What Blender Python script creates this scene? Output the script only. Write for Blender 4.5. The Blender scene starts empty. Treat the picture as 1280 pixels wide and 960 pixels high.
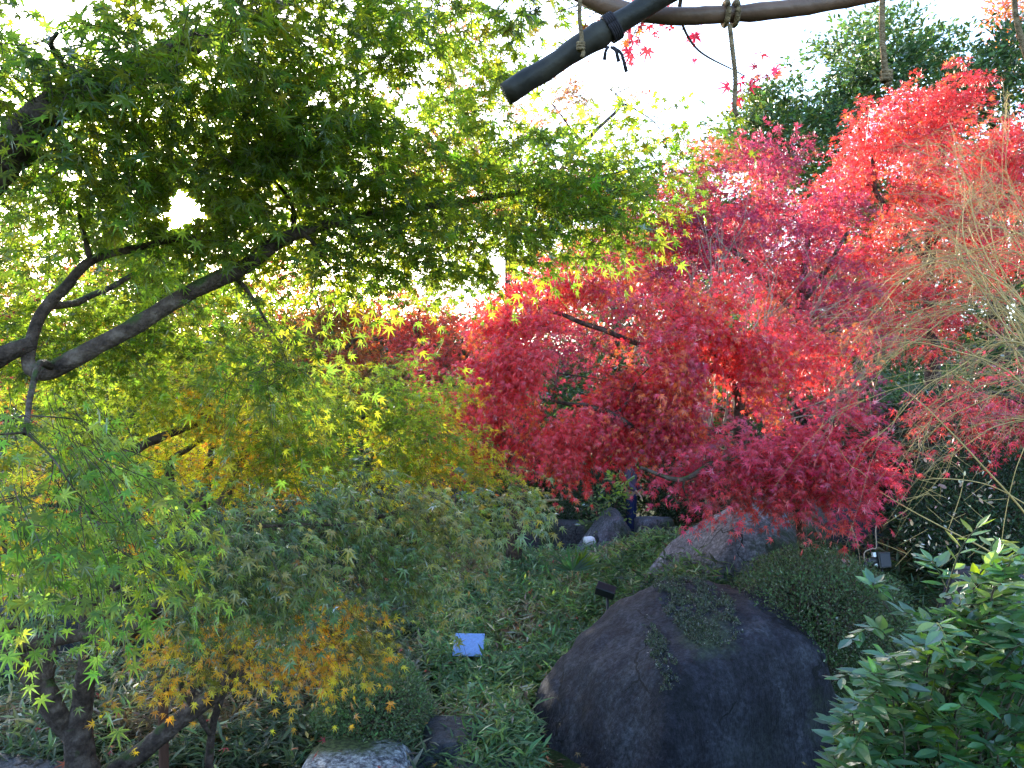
import bpy, math
import numpy as np
from mathutils import Vector

R = math.radians
rng = np.random.default_rng(11)
SC = bpy.context.scene
COL = SC.collection

# ------------------------------------------------------------------ camera
CAMZ, PITCH, FPX = 2.6, R(3.0), 960.0
cam_d = bpy.data.cameras.new('camera')
cam_d.sensor_width = 36.0
cam_d.lens = 36.0 * FPX / 1280.0
cam_d.clip_start = 0.05
cam_d.clip_end = 2000.0
cam = bpy.data.objects.new('camera', cam_d)
cam.location = (0, 0, CAMZ)
cam.rotation_euler = (R(90) + PITCH, 0, 0)
COL.objects.link(cam)
SC.camera = cam
FW = np.array([0, math.cos(PITCH), math.sin(PITCH)])
UP = np.array([0, -math.sin(PITCH), math.cos(PITCH)])
RT = np.array([1.0, 0, 0])
CP = np.array([0, 0, CAMZ])


def W(px, py, d):
    return CP + FW * d + RT * ((px - 640) / FPX * d) + UP * ((480 - py) / FPX * d)


# ------------------------------------------------------------------ light
sd = W(228, 262, 1.0) - CP
sd /= np.linalg.norm(sd)
SUN_AZ = math.atan2(sd[0], sd[1])
SUN_EL = math.asin(sd[2])
world = bpy.data.worlds.new('World')
SC.world = world
world.use_nodes = True
nt = world.node_tree
nt.nodes.clear()
out = nt.nodes.new('ShaderNodeOutputWorld')
bg = nt.nodes.new('ShaderNodeBackground')
sky = nt.nodes.new('ShaderNodeTexSky')
sky.sky_type = 'NISHITA'
sky.sun_disc = False
sky.sun_elevation = SUN_EL
sky.sun_rotation = SUN_AZ
sky.air_density = 1.0
sky.dust_density = 1.6
sky.ozone_density = 2.5
bg.inputs['Strength'].default_value = 0.15
nt.links.new(sky.outputs[0], bg.inputs['Color'])
# the sun's own disc and its aureole, part of the sky
tc = nt.nodes.new('ShaderNodeTexCoord')
dot = nt.nodes.new('ShaderNodeVectorMath')
dot.operation = 'DOT_PRODUCT'
nt.links.new(tc.outputs['Generated'], dot.inputs[0])
dot.inputs[1].default_value = sd.tolist()
mr = nt.nodes.new('ShaderNodeMapRange')
mr.interpolation_type = 'SMOOTHERSTEP'
mr.inputs['From Min'].default_value = math.cos(R(2.4))
mr.inputs['From Max'].default_value = math.cos(R(0.4))
mr.inputs['To Min'].default_value = 0.0
mr.inputs['To Max'].default_value = 40.0
nt.links.new(dot.outputs['Value'], mr.inputs['Value'])
bg2 = nt.nodes.new('ShaderNodeBackground')
bg2.inputs['Color'].default_value = (1, 0.95, 0.86, 1)
nt.links.new(mr.outputs[0], bg2.inputs['Strength'])
ad = nt.nodes.new('ShaderNodeAddShader')
nt.links.new(bg.outputs[0], ad.inputs[0])
nt.links.new(bg2.outputs[0], ad.inputs[1])
nt.links.new(ad.outputs[0], out.inputs['Surface'])

sl = bpy.data.lights.new('sun', 'SUN')
sl.energy = 2.4
sl.angle = R(0.5)
sl.color = (1.0, 0.93, 0.80)
so = bpy.data.objects.new('sun', sl)
so.rotation_euler = Vector(-sd).to_track_quat('-Z', 'Y').to_euler()
so.location = (-8, 20, 12)
COL.objects.link(so)

SC.view_settings.view_transform = 'Standard'
SC.view_settings.look = 'None'
SC.view_settings.gamma = 1.0
SC.view_settings.exposure = 2.95
SC.render.engine = 'CYCLES'
SC.cycles.use_denoising = True
SC.cycles.max_bounces = 7
SC.cycles.diffuse_bounces = 4
SC.cycles.glossy_bounces = 2
SC.cycles.transmission_bounces = 5
SC.cycles.sample_clamp_indirect = 6.0


# ------------------------------------------------------------------ helpers
def hash3(i, j, k):
    h = (i * 374761393 + j * 668265263 + k * 2147483647) & 0xFFFFFFFF
    h = ((h ^ (h >> 13)) * 1274126177) & 0xFFFFFFFF
    return ((h ^ (h >> 16)) & 0xFFFF) / 65535.0


def vnoise(p, s=1.0, off=0.0):
    q = np.asarray(p, float) * s + off + 100.0
    f = np.floor(q).astype(np.int64)
    t = q - f
    t = t * t * (3 - 2 * t)
    r = 0
    for a in (0, 1):
        for b in (0, 1):
            for c in (0, 1):
                w = (t[:, 0] if a else 1 - t[:, 0]) * (t[:, 1] if b else 1 - t[:, 1]) * (t[:, 2] if c else 1 - t[:, 2])
                r = r + w * hash3(f[:, 0] + a, f[:, 1] + b, f[:, 2] + c)
    return r


def fbm(p, s, n=4, off=0.0):
    r, a, tot = 0, 1.0, 0
    for k in range(n):
        r = r + a * vnoise(p, s * 2 ** k, off + 17.3 * k)
        tot += a
        a *= 0.5
    return r / tot


def unit(v):
    v = np.asarray(v, float)
    return v / np.maximum(np.linalg.norm(v, axis=-1, keepdims=True), 1e-9)


def sstep(a, b, x):
    t = np.clip((np.asarray(x, float) - a) / (b - a), 0, 1)
    return t * t * (3 - 2 * t)


def tag(o, label=None, cat=None, group=None, kind=None):
    if label: o['label'] = label
    if cat: o['category'] = cat
    if group: o['group'] = group
    if kind: o['kind'] = kind
    return o


def empty(name, loc, label, cat, group=None):
    o = bpy.data.objects.new(name, None)
    o.empty_display_size = 0.2
    o.location = loc
    COL.objects.link(o)
    return tag(o, label, cat, group)


def link(name, me, mat, parent=None, loc=None):
    o = bpy.data.objects.new(name, me)
    COL.objects.link(o)
    if mat is not None:
        me.materials.append(mat)
    if parent is not None:
        o.parent = parent
        o.location = -Vector(parent.location)      # mesh data is in world coordinates
    return o


def mesh_np(name, V, F, smooth=False, attrs=None):
    """V (n,3), F: (m,k) int array of equal-sided faces"""
    me = bpy.data.meshes.new(name)
    V = np.ascontiguousarray(V, np.float32)
    F = np.ascontiguousarray(F, np.int32)
    m, k = F.shape
    me.vertices.add(len(V))
    me.vertices.foreach_set('co', V.ravel())
    me.loops.add(m * k)
    me.loops.foreach_set('vertex_index', F.ravel())
    me.polygons.add(m)
    me.polygons.foreach_set('loop_start', np.arange(0, m * k, k, dtype=np.int32))
    me.polygons.foreach_set('use_smooth', np.full(m, smooth, dtype=bool))
    for an, (data) in (attrs or {}).items():
        a = me.attributes.new(an, 'FLOAT_COLOR', 'POINT')
        c = np.ones((len(V), 4), np.float32)
        c[:, :3] = data
        a.data.foreach_set('color', c.ravel())
    me.update(calc_edges=True)
    return me


class MB:
    def __init__(self):
        self.V, self.F, self.n = [], [], 0

    def add(self, V, F):
        self.V.append(np.asarray(V, float))
        self.F += [[i + self.n for i in f] for f in F]
        self.n += len(V)

    def tube(self, pts, rad, sides=8, sub=4, wob=0.0, cap=True):
        pts = np.asarray(pts, float)
        rad = np.asarray(rad, float) if np.ndim(rad) else np.full(len(pts), float(rad))
        if sub > 1 and len(pts) > 1:
            P = np.vstack([2 * pts[0] - pts[1], pts, 2 * pts[-1] - pts[-2]])
            q, rr = [], []
            for i in range(1, len(P) - 2):
                for k in range(sub):
                    t = k / sub
                    q.append(0.5 * (2 * P[i] + (P[i + 1] - P[i - 1]) * t + (2 * P[i - 1] - 5 * P[i] + 4 * P[i + 1] - P[i + 2]) * t * t
                                    + (3 * P[i] - P[i - 1] - 3 * P[i + 1] + P[i + 2]) * t ** 3))
                    rr.append(rad[i - 1] * (1 - t) + rad[i] * t)
            q.append(pts[-1]); rr.append(rad[-1])
            pts, rad = np.array(q), np.array(rr)
        if wob:
            jit = np.stack([vnoise(pts, 5.0, o) - 0.5 for o in (3.1, 9.7, 21.2)], 1)
            pts = pts + jit * wob
        n = len(pts)
        tan = unit(np.gradient(pts, axis=0))
        ref = np.array([0, 0, 1.0]) if abs(tan[0, 2]) < 0.9 else np.array([1.0, 0, 0])
        a = unit(np.cross(tan, ref))
        b = np.cross(tan, a)
        th = np.linspace(0, 2 * np.pi, sides, endpoint=False)
        ring = (np.cos(th)[None, :, None] * a[:, None, :] + np.sin(th)[None, :, None] * b[:, None, :])
        rv = rad[:, None] * np.ones((1, sides))
        if sides >= 8:
            flat = (pts[:, None, :] + ring * rad[:, None, None]).reshape(-1, 3)
            rv = rv * (0.80 + 0.26 * vnoise(flat, 14.0).reshape(n, sides) + 0.16 * vnoise(flat, 40.0, 3.0).reshape(n, sides))
        V = (pts[:, None, :] + ring * rv[..., None]).reshape(-1, 3)
        F = []
        for i in range(n - 1):
            for j in range(sides):
                k = (j + 1) % sides
                F.append([i * sides + j, i * sides + k, (i + 1) * sides + k, (i + 1) * sides + j])
        if cap:
            F.append(list(range(sides))[::-1])
            F.append([(n - 1) * sides + j for j in range(sides)])
        self.add(V, F)
        return pts, rad

    def box(self, c, h, rot=None):
        s = np.array([[x, y, z] for x in (-1, 1) for y in (-1, 1) for z in (-1, 1)], float) * np.asarray(h)
        if rot is not None:
            s = s @ np.asarray(rot).T
        self.add(s + np.asarray(c), [[0, 1, 3, 2], [4, 6, 7, 5], [0, 4, 5, 1], [2, 3, 7, 6], [0, 2, 6, 4], [1, 5, 7, 3]])

    def build(self, name, mat, parent=None, smooth=True, bevel=0.0):
        me = bpy.data.meshes.new(name)
        V = np.vstack(self.V)
        me.from_pydata(V.tolist(), [], self.F)
        me.polygons.foreach_set('use_smooth', np.full(len(me.polygons), smooth, dtype=bool))
        o = link(name, me, mat, parent)
        if bevel:
            md = o.modifiers.new('bevel', 'BEVEL')
            md.width = bevel
            md.segments = 2
            md.limit_method = 'ANGLE'
        return o


# ------------------------------------------------------------------ materials
def newmat(name):
    m = bpy.data.materials.new(name)
    m.use_nodes = True
    nt = m.node_tree
    nt.nodes.clear()
    o = nt.nodes.new('ShaderNodeOutputMaterial')
    return m, nt, o


def leaf_mat(name, tgain=(1.0, 1.0, 1.0), tmix=0.5, gloss=0.06, rough=0.4, fres=0.3):
    m, nt, o = newmat(name)
    N, L = nt.nodes.new, nt.links.new
    at = N('ShaderNodeAttribute'); at.attribute_name = 'leaf_colour'
    df = N('ShaderNodeBsdfDiffuse'); tr = N('ShaderNodeBsdfTranslucent')
    L(at.outputs['Color'], df.inputs['Color'])
    mul = N('ShaderNodeMix'); mul.data_type = 'RGBA'; mul.blend_type = 'MULTIPLY'; mul.inputs[0].default_value = 1.0
    mul.clamp_result = True
    L(at.outputs['Color'], mul.inputs[6]); mul.inputs[7].default_value = (*tgain, 1)
    L(mul.outputs[2], tr.inputs['Color'])
    mx = N('ShaderNodeMixShader'); mx.inputs[0].default_value = tmix
    L(df.outputs[0], mx.inputs[1]); L(tr.outputs[0], mx.inputs[2])
    gl = N('ShaderNodeBsdfGlossy'); gl.inputs['Roughness'].default_value = rough
    fr = N('ShaderNodeLayerWeight'); fr.inputs['Blend'].default_value = 0.25
    ma = N('ShaderNodeMath'); ma.operation = 'MULTIPLY_ADD'
    L(fr.outputs['Fresnel'], ma.inputs[0]); ma.inputs[1].default_value = fres; ma.inputs[2].default_value = gloss
    ma.use_clamp = True
    m2 = N('ShaderNodeMixShader')
    L(ma.outputs[0], m2.inputs[0]); L(mx.outputs[0], m2.inputs[1]); L(gl.outputs[0], m2.inputs[2])
    L(m2.outputs[0], o.inputs['Surface'])
    return m


def ramp(nt, stops):
    r = nt.nodes.new('ShaderNodeValToRGB')
    el = r.color_ramp.elements
    while len(el) < len(stops):
        el.new(0.5)
    for e, (p, c) in zip(el, stops):
        e.position = p
        e.color = (*c, 1)
    return r


def rough_mat(name, stops, scale=4.0, bump=0.4, bscale=30.0, rough=0.8, moss=None, moss_amt=0.5, stretch=(1, 1, 1), spec=0.3, bdist=0.02):
    m, nt, o = newmat(name)
    N, L = nt.nodes.new, nt.links.new
    tc = N('ShaderNodeTexCoord')
    mp = N('ShaderNodeMapping'); mp.inputs['Scale'].default_value = stretch
    L(tc.outputs['Object'], mp.inputs['Vector'])
    nz = N('ShaderNodeTexNoise'); nz.inputs['Scale'].default_value = scale; nz.inputs['Detail'].default_value = 8
    nz.inputs['Roughness'].default_value = 0.62
    L(mp.outputs[0], nz.inputs['Vector'])
    rp = ramp(nt, stops)
    L(nz.outputs['Fac'], rp.inputs['Fac'])
    colout = rp.outputs['Color']
    if moss:
        n2 = N('ShaderNodeTexNoise'); n2.inputs['Scale'].default_value = scale * 0.7; n2.inputs['Detail'].default_value = 6
        L(tc.outputs['Object'], n2.inputs['Vector'])
        ge = N('ShaderNodeNewGeometry'); sx = N('ShaderNodeSeparateXYZ'); L(ge.outputs['Normal'], sx.inputs[0])
        a = N('ShaderNodeMath'); a.operation = 'MULTIPLY_ADD'; L(sx.outputs['Z'], a.inputs[0]); a.inputs[1].default_value = 0.25
        L(n2.outputs['Fac'], a.inputs[2])
        mr = N('ShaderNodeMapRange'); mr.inputs['From Min'].default_value = 1.0 - moss_amt; mr.inputs['From Max'].default_value = 1.12 - moss_amt
        L(a.outputs[0], mr.inputs['Value'])
        mx = N('ShaderNodeMix'); mx.data_type = 'RGBA'
        L(mr.outputs[0], mx.inputs[0]); L(colout, mx.inputs[6]); mx.inputs[7].default_value = (*moss, 1)
        colout = mx.outputs[2]
    pb = N('ShaderNodeBsdfPrincipled')
    L(colout, pb.inputs['Base Color'])
    pb.inputs['Roughness'].default_value = rough
    pb.inputs['Specular IOR Level'].default_value = spec
    n3 = N('ShaderNodeTexNoise'); n3.inputs['Scale'].default_value = bscale; n3.inputs['Detail'].default_value = 8
    L(mp.outputs[0], n3.inputs['Vector'])
    bp = N('ShaderNodeBump'); bp.inputs['Strength'].default_value = bump; bp.inputs['Distance'].default_value = bdist
    L(n3.outputs['Fac'], bp.inputs['Height']); L(bp.outputs[0], pb.inputs['Normal'])
    L(pb.outputs[0], o.inputs['Surface'])
    return m


def plain(name, c, rough=0.6, spec=0.4, metal=0.0):
    m, nt, o = newmat(name)
    pb = nt.nodes.new('ShaderNodeBsdfPrincipled')
    nz = nt.nodes.new('ShaderNodeTexNoise'); nz.inputs['Scale'].default_value = 18
    rp = ramp(nt, [(0.3, tuple(x * 0.8 for x in c)), (0.7, tuple(min(1, x * 1.15) for x in c))])
    nt.links.new(nz.outputs['Fac'], rp.inputs['Fac'])
    nt.links.new(rp.outputs['Color'], pb.inputs['Base Color'])
    pb.inputs['Roughness'].default_value = rough
    pb.inputs['Specular IOR Level'].default_value = spec
    pb.inputs['Metallic'].default_value = metal
    nt.links.new(pb.outputs[0], o.inputs['Surface'])
    return m


M_GREEN = leaf_mat('green_leaf', (3.6, 3.1, 1.4), 0.45, 0.04, 0.45, 0.4)
M_CANOPY = leaf_mat('canopy_leaf', (5.6, 4.5, 1.5), 0.64, 0.01, 0.5, 0.2)
M_RED = leaf_mat('red_leaf', (1.9, 2.2, 1.0), 0.5, 0.05, 0.45)
M_ORANGE = leaf_mat('orange_leaf', (1.7, 1.6, 1.2), 0.5, 0.04, 0.5)
M_EVER = leaf_mat('evergreen_leaf', (2.5, 2.2, 1.0), 0.3, 0.03, 0.5)
M_BUSH = leaf_mat('bush_leaf', (2.0, 2.0, 1.0), 0.25, 0.02, 0.6)
M_GLOSSY = leaf_mat('glossy_leaf', (4.0, 3.4, 0.8), 0.4, 0.10, 0.40, 0.5)
M_COVER = leaf_mat('ground_cover_leaf', (2.5, 2.4, 1.0), 0.35, 0.03, 0.45, 0.25)
M_LITTER = leaf_mat('fallen_leaf', (1, 1, 1), 0.2, 0.03, 0.6)
M_BARK = rough_mat('maple_bark', [(0.34, (0.030, 0.019, 0.015)), (0.5, (0.080, 0.053, 0.043)), (0.68, (0.18, 0.13, 0.105))], 14, 1.0, 55, 0.85, (0.05, 0.07, 0.02), 0.36, spec=0.2)
M_BARK2 = rough_mat('mossy_bark', [(0.3, (0.035, 0.030, 0.022)), (0.7, (0.12, 0.10, 0.08))], 9, 0.6, 40, 0.85, (0.06, 0.085, 0.025), 0.5, spec=0.2)
M_TWIG = plain('pale_twig', (0.30, 0.24, 0.18), 0.7, 0.3)
M_STRAW = plain('straw_stem', (0.52, 0.35, 0.13), 0.6, 0.3)


# ------------------------------------------------------------------ leaves
def maple_tpl(lobes=7, notch=0.30, droop=0.22):
    """star leaf: base at origin, tip along +x, ~1 long overall"""
    angs = {7: [-128, -82, -40, 0, 40, 82, 128], 5: [-95, -45, 0, 45, 95], 3: [-65, 0, 65]}[lobes]
    lens = {7: [0.32, 0.58, 0.82, 0.95, 0.82, 0.58, 0.32], 5: [0.5, 0.8, 0.95, 0.8, 0.5], 3: [0.75, 0.95, 0.75]}[lobes]
    c = np.array([0.0, 0, 0])
    V = [c]
    F = []
    na = [angs[0] - 30] + [(a + b) / 2 for a, b in zip(angs[:-1], angs[1:])] + [angs[-1] + 30]
    for a in na:
        r = notch * (0.6 if abs(a) > 120 else 1)
        V.append(np.array([r * math.cos(R(a)), r * math.sin(R(a)), 0.03]))
    for a, l in zip(angs, lens):
        V.append(np.array([l * math.cos(R(a)), l * math.sin(R(a)), -droop * l * l]))
    nn = len(na)
    for i in range(lobes):
        F.append([0, 1 + i, 1 + nn + i, 2 + i])
    return np.array(V), np.array(F)


def blade_tpl(w=0.2, fold=0.06, droop=0.2, n=2):
    """lance leaf along +x"""
    xs = np.linspace(0, 1, n + 2)
    V, F = [], []
    for x in xs:
        hw = w * math.sin(math.pi * min(0.97, max(0.03, x)) ** 0.8) * 0.5 + 0.004
        z = -droop * x * x
        V += [[x, -hw, z], [x, 0, z - fold * math.sin(math.pi * x)], [x, hw, z]]
    for i in range(len(xs) - 1):
        a = i * 3
        F += [[a, a + 3, a + 4, a + 1], [a + 1, a + 4, a + 5, a + 2]]
    return np.array(V), np.array(F)


TPL7, TPL5, TPL3 = maple_tpl(7, 0.22), maple_tpl(5, 0.20), maple_tpl(3, 0.2)
TPLB = blade_tpl(0.2, 0.04, 0.25, 1)
TPLOV = blade_tpl(0.46, 0.07, 0.12, 3)
TPLS = (np.array([[0, 0, 0], [0.45, -0.24, 0.04], [1, 0, -0.08], [0.45, 0.24, 0.04]]), np.array([[0, 1, 2, 3]]))


def leaf_mesh(name, pos, tip, nrm, size, col, tpl):
    TV, TF = tpl
    t = unit(tip)
    s = unit(np.cross(nrm, t))
    n = np.cross(t, s)
    N, K = len(pos), len(TV)
    curl = rng.uniform(0.4, 1.7, (N, 1, 1))
    V = pos[:, None, :] + (size * np.exp(rng.normal(0, .12, len(size))))[:, None, None] * (TV[None, :, 0:1] * t[:, None, :] + TV[None, :, 1:2] * s[:, None, :] + curl * TV[None, :, 2:3] * n[:, None, :])
    F = (TF[None, :, :] + (np.arange(N) * K)[:, None, None]).reshape(-1, TF.shape[1])
    return mesh_np(name, V.reshape(-1, 3), F, False, {'leaf_colour': np.repeat(col, K, axis=0)})


def palette(cols, n, p=None, cl=None, jit=0.25):
    """per-leaf colour: a pick among kinds, by clump and by leaf"""
    cols = np.asarray(cols, float)
    k = len(cols)
    if cl is None:
        idx = rng.choice(k, n, p=p)
    else:
        u = np.clip(cl + rng.normal(0, 0.16, n), 0, 0.9999)
        cum = np.cumsum(p if p is not None else np.full(k, 1 / k))
        idx = np.minimum(np.searchsorted(cum, u), k - 1)
    c = cols[idx] * np.exp(rng.normal(0, jit, (n, 1)))
    c = c * np.exp(rng.normal(0, 0.10, (n, 3)))
    return np.clip(c, 0.004, 0.85)


SUNPIX = (228, 262)


def project(P):
    v = P - CP
    d = v @ FW
    return 640 + FPX * (v @ RT) / d, 480 - FPX * (v @ UP) / d, d


class Tree:
    def __init__(self, name, base, label, cat='tree', group=None):
        self.base = np.asarray(base, float)
        self.root = empty(name, self.base.tolist(), label, cat, group)
        self.mb = MB()
        self.nodes = []
        self.P, self.T, self.N, self.S, self.C = [], [], [], [], []

    def limb(self, pts, rad, sides=9, wob=0.02):
        p, r = self.mb.tube(pts, rad, sides + 2, 9, wob)
        self.nodes += [(a, b) for a, b in zip(p, r)]

    def limbW(self, pts, rpx, sides=9, wob=0.02):
        self.limb([W(x, y, d) for x, y, d in pts], [r * d / FPX for r, (x, y, d) in zip(rpx, pts)], sides, wob)

    def pad(self, px, py, d, rx, ry, rd=None, leaf=0.06, cover=1.6, cols=None, p=None, droop=0.35, out=None, gap=0.42,
            twigs=True, per=7, tw=(0.12, 0.3), flat=0.6, jit=0.25, connect=True, gs=2.2, dens=2.7, layers=0):
        C = W(px, py, d)
        ax, az = rx / FPX * d, ry / FPX * d
        ay = rd if rd else ax * 0.8
        lp = leaf * FPX / d
        n = max(12, int(dens * cover * math.pi * rx * ry / (0.42 * lp * lp)))
        k = max(4, n // per)
        # twig starts in the ellipsoid, thinned by noise so the crown has gaps
        q = unit(rng.normal(size=(int(k * 3.6), 3))) * rng.uniform(0.05, 1, (int(k * 3.6), 1)) ** 0.45
        if layers:
            zc = np.round(q[:, 2] * layers / 2 + 0.5) * 2 / layers - 1 / layers
            q[:, 2] = zc + rng.normal(0, .10, len(q)) - 0.30 * (q[:, 0] ** 2 + q[:, 1] ** 2)
        P = C + q * [ax, ay, az]
        keep = vnoise(P, gs / max(0.4, leaf * 16), 5.5) > gap
        P = P[keep][:k]
        q = q[keep][:k]
        k = len(P)
        if k == 0:
            return
        outdir = unit(C - self.base) * 0.4 if out is None else np.asarray(out, float)
        D = unit(np.c_[q[:, 0], q[:, 1], q[:, 2] * 0.3] * 0.9 + outdir + rng.normal(0, 0.45, (k, 3)) + [0, 0, -droop * 0.6])
        ln = rng.uniform(tw[0], tw[1], k)
        t = np.tile((np.arange(per) + 0.6) / per, (k, 1)) + rng.normal(0, 0.05, (k, per))
        B = P[:, None, :] + D[:, None, :] * (t * ln[:, None])[..., None] + np.array([0, 0, -1.0]) * (droop * t ** 2 * ln[:, None])[..., None]
        side = unit(np.cross(D, [0, 0, 1.0]))
        sgn = np.where(np.arange(per) % 2, 1.0, -1.0)[None, :, None] * (1 - (np.arange(per) == per - 1))[None, :, None]
        T = D[:, None, :] * 0.75 + side[:, None, :] * sgn * 0.8 + rng.normal(0, 0.28, (k, per, 3)) + np.array([0, 0, -droop])
        B = B + rng.normal(0, 0.012, B.shape) + T * leaf * 0.35
        Nn = np.array([0, 0, flat]) + rng.normal(0, 0.42, (k, per, 3))
        B, T, Nn = B.reshape(-1, 3), T.reshape(-1, 3), Nn.reshape(-1, 3)
        x, y, dd = project(B)
        sa = np.arctan2(y - SUNPIX[1], x - SUNPIX[0])
        ok = ((x - SUNPIX[0]) ** 2 + (y - SUNPIX[1]) ** 2 > (22 + 4 * np.sin(3 * sa + 1) + 3 * np.sin(7 * sa)) ** 2) | (dd < 0.3)
        cl = np.clip((fbm(B, 1.3 / max(0.6, leaf * 14), 2, 3.3) - 0.5) * 1.9 + 0.5, 0, 1)
        col = palette(cols, len(B), p, cl, jit)
        self.P.append(B[ok]); self.T.append(T[ok]); self.N.append(Nn[ok])
        self.S.append((leaf * rng.uniform(0.7, 1.2, len(B)))[ok]); self.C.append(col[ok])
        if connect and self.nodes:
            A = np.array([a for a, _ in self.nodes]); rr = np.array([b for _, b in self.nodes])
            # prefer a limb point on the trunk side of the pad
            dist = np.linalg.norm(A - C, axis=1)
            j = int(np.argmin(dist))
            if dist[j] > 0.12:
                mid = (A[j] + C) / 2 + [0, 0, 0.10 * dist[j]] + rng.normal(0, 0.06 * dist[j], 3)
                r0 = min(rr[j] * 0.7, 0.010 + 0.012 * dist[j])
                pp, rp = self.mb.tube([A[j], mid, C], [r0, r0 * 0.7, r0 * 0.42], 6, 5, 0.03)
                self.nodes += list(zip(pp[2:], rp[2:]))
            else:
                r0 = rr[j] * 0.6
            m = int(np.clip(k // 10, 5, 22))
            ch = rng.choice(k, min(m, k), replace=False)
            ch = ch[np.argsort(np.linalg.norm(P[ch] - C, axis=1))]
            tree = [(A[j], r0)] if dist[j] <= 0.12 else list(zip(pp[len(pp) // 2:], rp[len(pp) // 2:]))
            for i in ch:
                E = P[i]
                ex, ey, ed = project(E[None])
                if (ex[0] - SUNPIX[0]) ** 2 + (ey[0] - SUNPIX[1]) ** 2 < 40 ** 2:
                    continue
                TA = np.array([q_ for q_, _ in tree])
                w = int(np.argmin(np.linalg.norm(TA - E, axis=1)))
                L_ = np.linalg.norm(E - TA[w])
                rs = max(0.0014, min(tree[w][1] * 0.8, 0.0025 + 0.006 * L_) * min(1.6, d / 3.2))
                md = TA[w] * .45 + E * .55 + rng.normal(0, .07 * L_, 3) + [0, 0, .06 * L_]
                z_, zr = self.mb.tube([TA[w], md, E], [rs, rs * .7, rs * .4], 4, 4, 0.02, False)
                tree += list(zip(z_[2:], zr[2:]))
        if twigs:
            st = max(1, k // 260)
            px_, py_, _d = project(P)
            for i in range(0, k, st):
                if (px_[i] - SUNPIX[0]) ** 2 + (py_[i] - SUNPIX[1]) ** 2 < 40 ** 2:
                    continue
                b0, b1 = P[i], P[i] + D[i] * ln[i] * 0.9 + np.array([0, 0, -droop * 0.8 * ln[i]])
                self.mb.tube([b0 - D[i] * 0.06, (b0 + b1) / 2 + [0, 0, 0.1 * ln[i]], b1], [0.0015, 0.0011, 0.0006], 3, 1, 0, False)

    def build(self, lmat, bmat, tpl, crown='crown', trunk='trunk'):
        if self.mb.n:
            self.mb.build(trunk, bmat, self.root)
        if self.P:
            me = leaf_mesh(crown, np.vstack(self.P), np.vstack(self.T), np.vstack(self.N), np.concatenate(self.S), np.vstack(self.C), tpl)
            link(crown, me, lmat, self.root)
        return self.root


# ------------------------------------------------------------------ ground
def hgt(x, y):
    x = np.asarray(x, float); y = np.asarray(y, float)
    h = 1.1 * (1 - sstep(2.4, 4.3, y))
    h = h + 0.33 * sstep(5, 12, y)
    h = h + 0.7 * sstep(0.9, 1.9, x) * sstep(6.4, 7.6, y) * (1 - sstep(9.5, 12.5, y))
    h = h + 1.5 * sstep(2.3, 6.0, x) * sstep(6.5, 11, y)
    h = h + 6.0 * sstep(17.5, 45, y) + 1.2 * sstep(-4, -10, x) * sstep(8, 16, y)
    p = np.stack([x, y, np.zeros_like(x)], -1).reshape(-1, 3)
    h = h + ((fbm(p, 0.9, 3) - 0.5) * 0.18).reshape(h.shape)
    return h


def gz(x, y):
    return float(hgt(np.array([x]), np.array([y]))[0])


gx = np.concatenate([[-400, -200, -100, -60, -40, -30], np.linspace(-22, 22, 150), [30, 40, 60, 100, 200, 400]])
gy = np.concatenate([[-200, -60, -20, -8], np.linspace(-3, 46, 170), [52, 60, 80, 120, 200, 400, 600]])
GX, GY = np.meshgrid(gx, gy)
V = np.stack([GX, GY, hgt(GX, GY)], -1).reshape(-1, 3)
nx, ny = len(gx), len(gy)
ii = np.arange(nx * ny).reshape(ny, nx)
F = np.stack([ii[:-1, :-1], ii[:-1, 1:], ii[1:, 1:], ii[1:, :-1]], -1).reshape(-1, 4)
M_SOIL = rough_mat('garden_soil', [(0.3, (0.022, 0.017, 0.012)), (0.55, (0.06, 0.045, 0.03)), (0.75, (0.11, 0.085, 0.055))], 5, 0.8, 35, 0.95,
                   (0.03, 0.045, 0.015), 0.45, spec=0.1, bdist=0.05)
tag(link('ground', mesh_np('ground', V, F, True), M_SOIL), 'dark leaf strewn garden soil', 'ground', kind='structure')

# ------------------------------------------------------------------ palettes (true leaf colours)
G_SUN = [(0.058, 0.095, 0.016), (0.045, 0.085, 0.018), (0.075, 0.105, 0.016), (0.036, 0.070, 0.020)]
G_SUN_P = [0.3, 0.3, 0.25, 0.15]
G_BLUE = [(0.065, 0.125, 0.045), (0.085, 0.135, 0.035), (0.105, 0.14, 0.024), (0.16, 0.15, 0.03)]
G_BLUE_P = [0.55, 0.28, 0.13, 0.04]
M_SHEEN = leaf_mat('sheen_leaf', (3.4, 2.9, 1.3), 0.45, 0.06, 0.42, 0.4)
YEL = [(0.72, 0.42, 0.02), (0.66, 0.31, 0.018), (0.54, 0.42, 0.03), (0.16, 0.16, 0.02)]
YEL_P = [0.4, 0.3, 0.2, 0.1]
ORA = [(0.45, 0.12, 0.02), (0.40, 0.07, 0.03), (0.36, 0.18, 0.03), (0.20, 0.12, 0.03)]
RED = [(0.60, 0.030, 0.052), (0.52, 0.022, 0.070), (0.66, 0.085, 0.040), (0.36, 0.020, 0.065)]
RED_P = [0.4, 0.25, 0.2, 0.15]
CRIM = [(0.60, 0.034, 0.088), (0.50, 0.028, 0.095), (0.64, 0.050, 0.065), (0.32, 0.05, 0.05)]
CRIM_P = [0.4, 0.3, 0.22, 0.08]
MIX = [(0.45, 0.08, 0.03), (0.40, 0.16, 0.03), (0.22, 0.16, 0.03), (0.10, 0.12, 0.02)]
EVG = [(0.042, 0.095, 0.036), (0.055, 0.115, 0.038), (0.085, 0.145, 0.036), (0.034, 0.078, 0.040)]

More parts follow.
